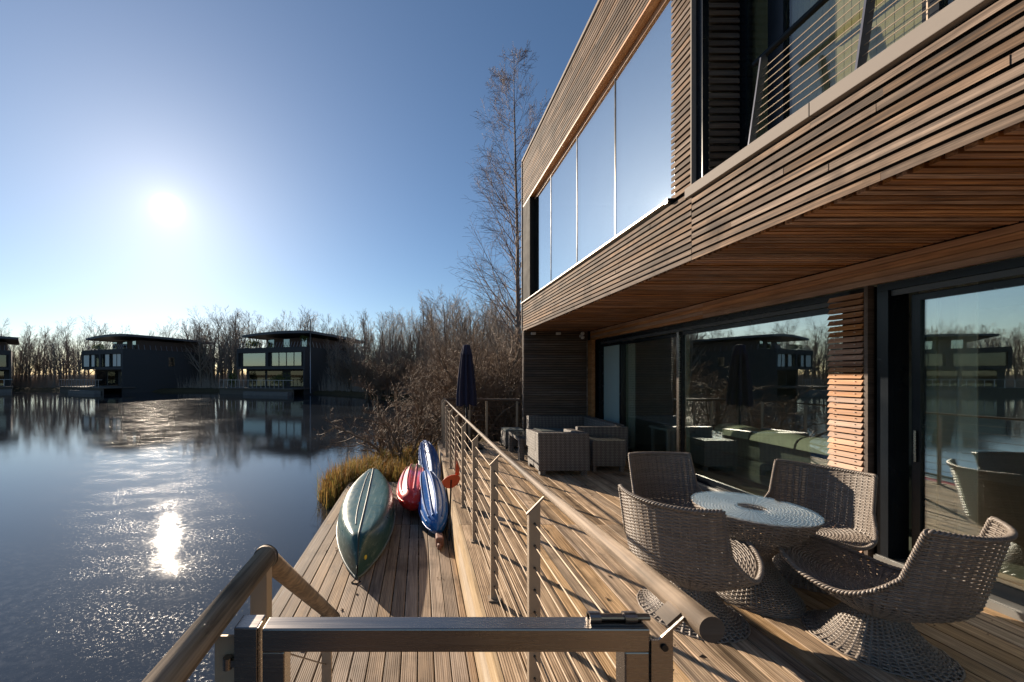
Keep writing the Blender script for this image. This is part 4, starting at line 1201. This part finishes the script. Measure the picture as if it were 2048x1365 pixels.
for (a, b, n, ex, tp, kinds, lab, grp) in rows:
    for k in range(n):
        px = a + (b - a) * (k + r.random()) / n
        D = bank_y(px) + r.uniform(*ex)
        x = (px - VX) * D / FPX; gz = float(ground_z(x, D)) - 0.05
        if lake_sd(np.array(x), np.array(D)) < 0.4: D += 4; x = (px - VX) * D / FPX; gz = float(ground_z(x, D)) - 0.05
        top = CAMZ + (VY - r.uniform(*tp) - 24) * D / FPX
        sc = max(0.35, (top - gz) / 10.6)
        place_tree(KT[r.choice(kinds)], (x, D, gz), r.uniform(0, 6.3), sc, lab, grp)

# shrubs: several crooked stems from one stool
def shrub_mesh(seed, stems, h, spread, l1, l2, l3, minr):
    t = Tree(seed); rr = random.Random(seed)
    for k in range(stems):
        a = 2 * PI * k / stems + rr.uniform(-0.4, 0.4); q = rr.uniform(0.3, 1.0) * spread
        t.branch((0.06 * math.cos(a), 0.06 * math.sin(a), 0), (q * math.cos(a), q * math.sin(a), 1), h * rr.uniform(0.6, 1.0), 0.05 * h / 2.6, 0, [
            dict(seg=8, wob=0.16, up=0.02, tip=0.25),
            dict(n=l1, **{'from': 0.22}, ang=46, len=0.55, taper=0.45, rad=0.5, seg=6, wob=0.17, up=0.03, tip=0.3),
            dict(n=l2, **{'from': 0.15}, ang=48, len=0.5, taper=0.4, rad=0.55, seg=4, wob=0.18, up=0.03, tip=0.5),
            dict(n=l3, **{'from': 0.15}, ang=46, len=0.5, taper=0.3, rad=0.6, seg=3, wob=0.16, up=0.02, tip=0.7)])
    return t.meshes('bark', 'shrub_twig', minr)
sh0 = shrub_mesh(41, 6, 2.7, 0.75, 9, 6, 5, 0.0035)
sx, sy = -0.45, 9.6
place_tree(sh0, (sx, sy, float(ground_z(sx, sy)) - 0.05), 0.3, 0.92, 'crooked bare shrub growing in the reeds behind the canoe', None, 'bare_shrub', 'shrub')
sh1 = shrub_mesh(42, 5, 2.6, 0.7, 9, 6, 4, 0.0035)
for x, y, q, lab in ((0.15, 10.4, 1.0, 'bare shrub with yellowish twigs left of the railing end'), (-0.9, 10.0, 0.72, 'low bare shrub overhanging the ice left of the crooked shrub')):
    place_tree(sh1, (x, y, float(ground_z(x, y)) - 0.05), r.uniform(0, 6), q, lab, None, 'bare_shrub', 'shrub')
sh2 = [shrub_mesh(43, 9, 4.2, 0.42, 9, 6, 4, 0.005), shrub_mesh(44, 8, 4.2, 0.5, 10, 6, 4, 0.005)]
for k in range(22):
    px = 905 + 140 * (k + r.random()) / 22; D = r.uniform(11.0, 19.0); x = (px - VX) * D / FPX
    place_tree(sh2[k % 2], (x, D, float(ground_z(x, D)) - 0.05), r.uniform(0, 6), r.uniform(0.6, 0.92), 'tall tangled bare shrub behind the far railing and parasol', 'bare shrubs behind the railing', 'bare_shrub', 'shrub')
for k in range(16):
    px = 690 + 215 * (k + r.random()) / 16; D = bank_y(px) * r.uniform(0.72, 0.98); x = (px - VX) * D / FPX
    if lake_sd(np.array(x), np.array(D)) < 0.2: D = bank_y(px) + 1; x = (px - VX) * D / FPX
    place_tree(sh2[k % 2], (x, D, float(ground_z(x, D)) - 0.05), r.uniform(0, 6), r.uniform(0.8, 1.2), 'bushy bare shrub at the water edge below the right hand trees', 'bare shrubs along the right bank', 'bare_shrub', 'shrub')

# undergrowth along the far shore: a continuous mass of twigs and dead stems
mb = MB(); q = np.random.RandomState(5)
for k in range(36000):
    px = q.uniform(-620, 1055); D = bank_y(px) + q.uniform(-4, 16) * (1 if px < 700 else 0.7)
    x = (px - VX) * D / FPX
    if lake_sd(np.array(x), np.array(D)) < 0.1: continue
    h = q.uniform(0.6, 3.6) * (0.8 + 0.4 * math.sin(px * 0.05) ** 2); z = float(WZ + 0.2); a = q.uniform(0, 6.28); l_ = q.uniform(0.1, 0.9)
    wq = 0.02 + 0.02 * q.rand()
    mb.add([(x - wq, D, z), (x + wq, D, z), (x + l_ * math.cos(a) * 0.6, D + l_ * math.sin(a) * 0.6, z + h * 0.6), (x + l_ * math.cos(a), D + l_ * math.sin(a), z + h)], [(0, 1, 2), (0, 2, 3)], q.rand())
for k in range(14000):
    px = q.uniform(-640, 1050); D = bank_y(px) + q.uniform(22, 60); x = (px - VX) * D / FPX
    h = q.uniform(2.0, 5.0); z = WZ + 0.3; a = q.uniform(0, 6.28); l_ = q.uniform(0.2, 1.2); wq = q.uniform(0.03, 0.07)
    mb.add([(x - wq, D, z), (x + wq, D, z), (x + l_ * math.cos(a) * 0.6, D + l_ * math.sin(a) * 0.6, z + h * 0.6), (x + l_ * math.cos(a), D + l_ * math.sin(a), z + h)], [(0, 1, 2), (0, 2, 3)], q.rand())
tag(mb.build('undergrowth', 'twig'), 'brown undergrowth and dead stems along the far shore', kind='stuff')

# reeds and grass on the near bank
mb = MB(); q = np.random.RandomState(9); cnt = 0
while cnt < 12000:
    x = q.uniform(-2.25, 0.55); y = q.uniform(7.5, 11.2)
    d = float(lake_sd(np.array(x), np.array(y)))
    if d < -0.12 or (y < 7.8 and x > -1.45): continue
    z = float(ground_z(x, y)) - 0.03; h = q.uniform(0.24, 0.74) * (1.15 if d < 0.6 else 0.85); a = q.uniform(0, 6.28); l_ = q.uniform(0.04, 0.30); wq = q.uniform(0.0035, 0.0075)
    ca, sa = math.cos(a), math.sin(a)
    c = np.array([x, y, z]); s1 = np.array([-sa, ca, 0]) * wq
    m_ = c + np.array([ca * l_ * 0.35, sa * l_ * 0.35, h * 0.65]); e_ = c + np.array([ca * l_, sa * l_, h * (0.75 + 0.25 * q.rand())])
    mb.add([c - s1, c + s1, m_ + s1 * 0.8, m_ - s1 * 0.8, e_], [(0, 1, 2, 3), (3, 2, 4)], q.rand()); cnt += 1
tag(mb.build('reeds', 'reed_blade'), 'golden brown reeds and grass on the bank beyond the dock', kind='stuff')

# ------------------------------------------------------------------ houses across the lake
def leafy(parent_label, loc, size, n, seed, name='evergreen_shrub', group='evergreen shrubs at the far houses'):
    t = thing(name, parent_label, 'shrub', loc, group)
    q = np.random.RandomState(seed); mb = MB()
    for k in range(n):
        v_ = q.normal(size=3); v_ /= np.linalg.norm(v_); v_ *= q.rand() ** 0.4
        lump = 0.75 + 0.35 * math.sin(3.1 * v_[0] + seed) * math.cos(2.7 * v_[1])
        c = np.array(loc) + v_ * np.array(size) * lump + np.array([0, 0, size[2] * 0.95])
        a = q.normal(size=3); a /= np.linalg.norm(a); b = np.cross(a, q.normal(size=3)); b /= np.linalg.norm(b); s_ = q.uniform(0.05, 0.12)
        mb.add([c - a * s_, c + b * s_ * 0.5, c + a * s_, c - b * s_ * 0.5], [(0, 1, 2, 3)], q.rand())
    mb.build('foliage', 'evergreen_leaf', t)
    mb = MB(); mb.tube([loc, (loc[0], loc[1], loc[2] + size[2])], 0.05, 5); mb.build('stem', 'bark', t)
    return t

def far_house(origin, rot, label, front, side_win=True, W=10.8, Ld=12.0):
    """front along local -x, side running back along local +y from the front right corner at the origin"""
    t = thing('lake_house', label, 'house', (origin[0], origin[1], WZ), 'dark timber houses across the lake')
    t.rotation_euler = (0, 0, rot)
    def bld(mb, name, mat, parent=t):
        o = link(name, mb.mesh(name, mat)); o.parent = parent; return o
    mb = MB(); mb.box(-W + 0.2, -0.2, 1.6, Ld, 0.0, 3.4); bld(mb, 'lower_wall', 'far_cladding')
    mb = MB(); mb.box(-0.199, 0.0, 0.0, Ld, 0.0, 3.4); mb.box(-W, 0, 0, Ld, 3.401, 3.72); mb.box(-W, 0, 0, Ld, 5.60, 6.28); mb.box(-W, 0, 0.35, Ld, 3.721, 5.599)
    mb.box(-0.25, 0, 0.0, 0.349, 3.721, 5.599); mb.box(-W, -W + 0.3, 0.0, 0.349, 3.721, 5.599); mb.box(-W * 0.56, -W * 0.56 + 0.45, 0, 0.349, 3.721, 5.599)
    mb.box(-W + 2.2, -0.3, Ld, Ld + 2.6, 0, 5.7)
    bld(mb, 'upper_box', 'far_cladding')
    mb = MB(); mb.box(-0.02, 0.012, -0.02, 0.02, 3.3, 6.3); mb.box(-W, 0.0, -0.012, -0.001, 3.36, 3.42); bld(mb, 'edge_trim', 'far_roof')
    mb = MB(); mb.box(-W + 3.0, -0.6, 2.6, Ld - 0.4, 6.281, 7.72); bld(mb, 'top_storey', 'far_cladding_brown')
    # roof: shallow curved slab with overhang
    mb = MB(); V = []; xs = np.linspace(-W + 0.9, 0.75, 14); ys_ = np.linspace(0.1, Ld + 1.5, 14)
    rise = lambda x, y: 0.72 * (1 - ((x + W * 0.30) / (W * 0.72)) ** 2) * (1 - ((y - 3.2) / (Ld * 1.05)) ** 2 * 0.8)
    top = [[(x, y, 7.98 + rise(x, y) * 0.7) for y in ys_] for x in xs]; bot = [[(x, y, 7.70 + rise(x, y) * 0.62) for y in ys_] for x in xs]
    mb.sheet(top, 0.5); mb.sheet(bot, 0.5)
    for A_, B_ in ((top[0], bot[0]), (top[-1], bot[-1]), ([r_[0] for r_ in top], [r_[0] for r_ in bot]), ([r_[-1] for r_ in top], [r_[-1] for r_ in bot])): mb.sheet([A_, B_], 0.5)
    bld(mb, 'roof', 'far_roof')
    # front windows on the box
    for (a, b, mat, n) in front:
        mb = MB(); mb.box(a, b, 0.12, 0.16, 3.80, 5.54); 
        f = bld(mb, 'window', mat)
        mb = MB()
        for k in range(n + 1): x = a + (b - a) * k / n; mb.box(x - 0.03, x + 0.03, 0.06, 0.118, 3.78, 5.56)
        mb.box(a, b, 0.05, 0.117, 3.74, 3.79); mb.box(a, b, 0.05, 0.117, 5.545, 5.59); bld(mb, 'mullions', 'dark_frame', f)
    # top storey windows
    for (a, b) in ((-W + 3.3, -W + 4.3), (-W + 6.0, -W + 7.0), (-2.3, -1.5)):
        mb = MB(); mb.box(a, b, 2.54, 2.59, 6.35, 7.6); bld(mb, 'window', 'far_glass')
    for (a, b) in ((-W + 0.8, -W + 3.6), (-W + 4.0, -W + 6.6), (-3.4, -0.8)):
        mb = MB(); mb.box(a, b, 1.54, 1.59, 0.95, 3.1); bld(mb, 'window', 'shaded_glass')
    if side_win:
        mb = MB(); mb.box(0.002, 0.03, 6.4, 7.3, 3.9, 5.3); bld(mb, 'window', 'far_glass')
    # terrace rail of leaning fins
    mb = MB(); mb.prism([(0.06, 6.28), (0.10, 6.28), (0.42, 7.02), (0.38, 7.02)], 0, 0, 0.035); m1 = mb.mesh('terrace_post', 'far_steel')
    for k in range(22):
        o = link('terrace_post', m1); o.parent = t; o.location = (-W + 0.3 + k * 0.49, 0, 0)
    mb = MB(); mb.prism([(-0.10, 6.28), (-0.06, 6.28), (-0.30, 7.02), (-0.34, 7.02)], 1, 0, 0.035); m1 = mb.mesh('terrace_post', 'far_steel')
    for k in range(14):
        o = link('terrace_post', m1); o.parent = t; o.location = (0, 0.6 + k * 0.8, 0)
    # waterside deck
    mb = MB(); mb.box(-W - 0.5, 0.2, -2.6, 1.6, 0.70, 0.86); mb.box(-W - 0.5, 0.2, -2.4, -2.3, 0.0, 0.69); bld(mb, 'waterside_deck', 'far_deck')
    mb = MB()
    for k in range(16): x = -W - 0.4 + k * 0.70; mb.box(x, x + 0.06, -2.55, -2.50, 0.861, 1.86)
    mb.box(-W - 0.5, 0.2, -2.56, -2.49, 1.861, 1.92); bld(mb, 'deck_rail', 'far_steel')
    mb = MB(); mb.box(-W * 0.6, 0.1, -3.4, -2.61, -0.3, 0.42); bld(mb, 'retaining_wall', 'concrete')
    return t
hR = ((-15.1, 49.6), R(-20)); hL = ((-42.0, 53.6), R(-25)); hF = ((-62.4, 58.0), R(46))
far_house(*hR, 'dark house across the lake with broad pale green window, beside the near shrub', [(-10.4, -6.3, 'far_glass', 1), (-5.4, -0.5, 'far_glass', 4)], False, 11.4, 14.5)
far_house(*hL, 'dark house across the lake below the sun with curtained front windows', [(-10.5, -8.8, 'curtain_cloth', 1), (-8.3, -7.3, 'curtain_cloth', 1), (-7.0, -5.0, 'far_glass', 2), (-4.6, -3.4, 'curtain_cloth', 1), (-2.6, -0.5, 'curtain_cloth', 2)])
far_house(*hF, 'dark house half cut off by the left edge of the photo', [(-10.4, -6.3, 'shaded_glass', 1), (-5.4, -0.5, 'shaded_glass', 4)])
def at(h, x, y, z):
    c, s_ = math.cos(h[1]), math.sin(h[1]); return (h[0][0] + c * x - s_ * y, h[0][1] + s_ * x + c * y, z)
leafy('yellow green shrub on the left end of the right house terrace', at(hR, -9.3, 1.0, 5.28), (1.5, 0.5, 0.7), 700, 3)
leafy('small pale green shrub at the terrace corner of the right house', at(hR, -0.5, 0.7, 5.9), (0.6, 0.4, 0.55), 300, 4)
leafy('yellow green shrub on the terrace of the left house', at(hL, -8.6, 1.2, 5.28), (1.3, 0.5, 0.6), 600, 5)
leafy('dark green shrub on the waterside deck under the right house', at(hR, -3.0, -1.2, -0.1), (1.8, 0.7, 1.1), 900, 6)
leafy('green shrub beside the left end of the right house deck', at(hR, -11.8, -0.4, -0.5), (0.9, 0.9, 1.6), 900, 7)
for x, h, lab in ((1.4, 7.6, 'thin pale mast standing in front of the right house'),):
    o_ = at(hR, x - 0.6, 0.2, WZ + 0.2); m_ = MB(); m_.tube([o_, (o_[0], o_[1], o_[2] + 9.6)], 0.06, 8)
    tag(m_.build('mast', 'far_steel', smooth=True), lab, 'mast')
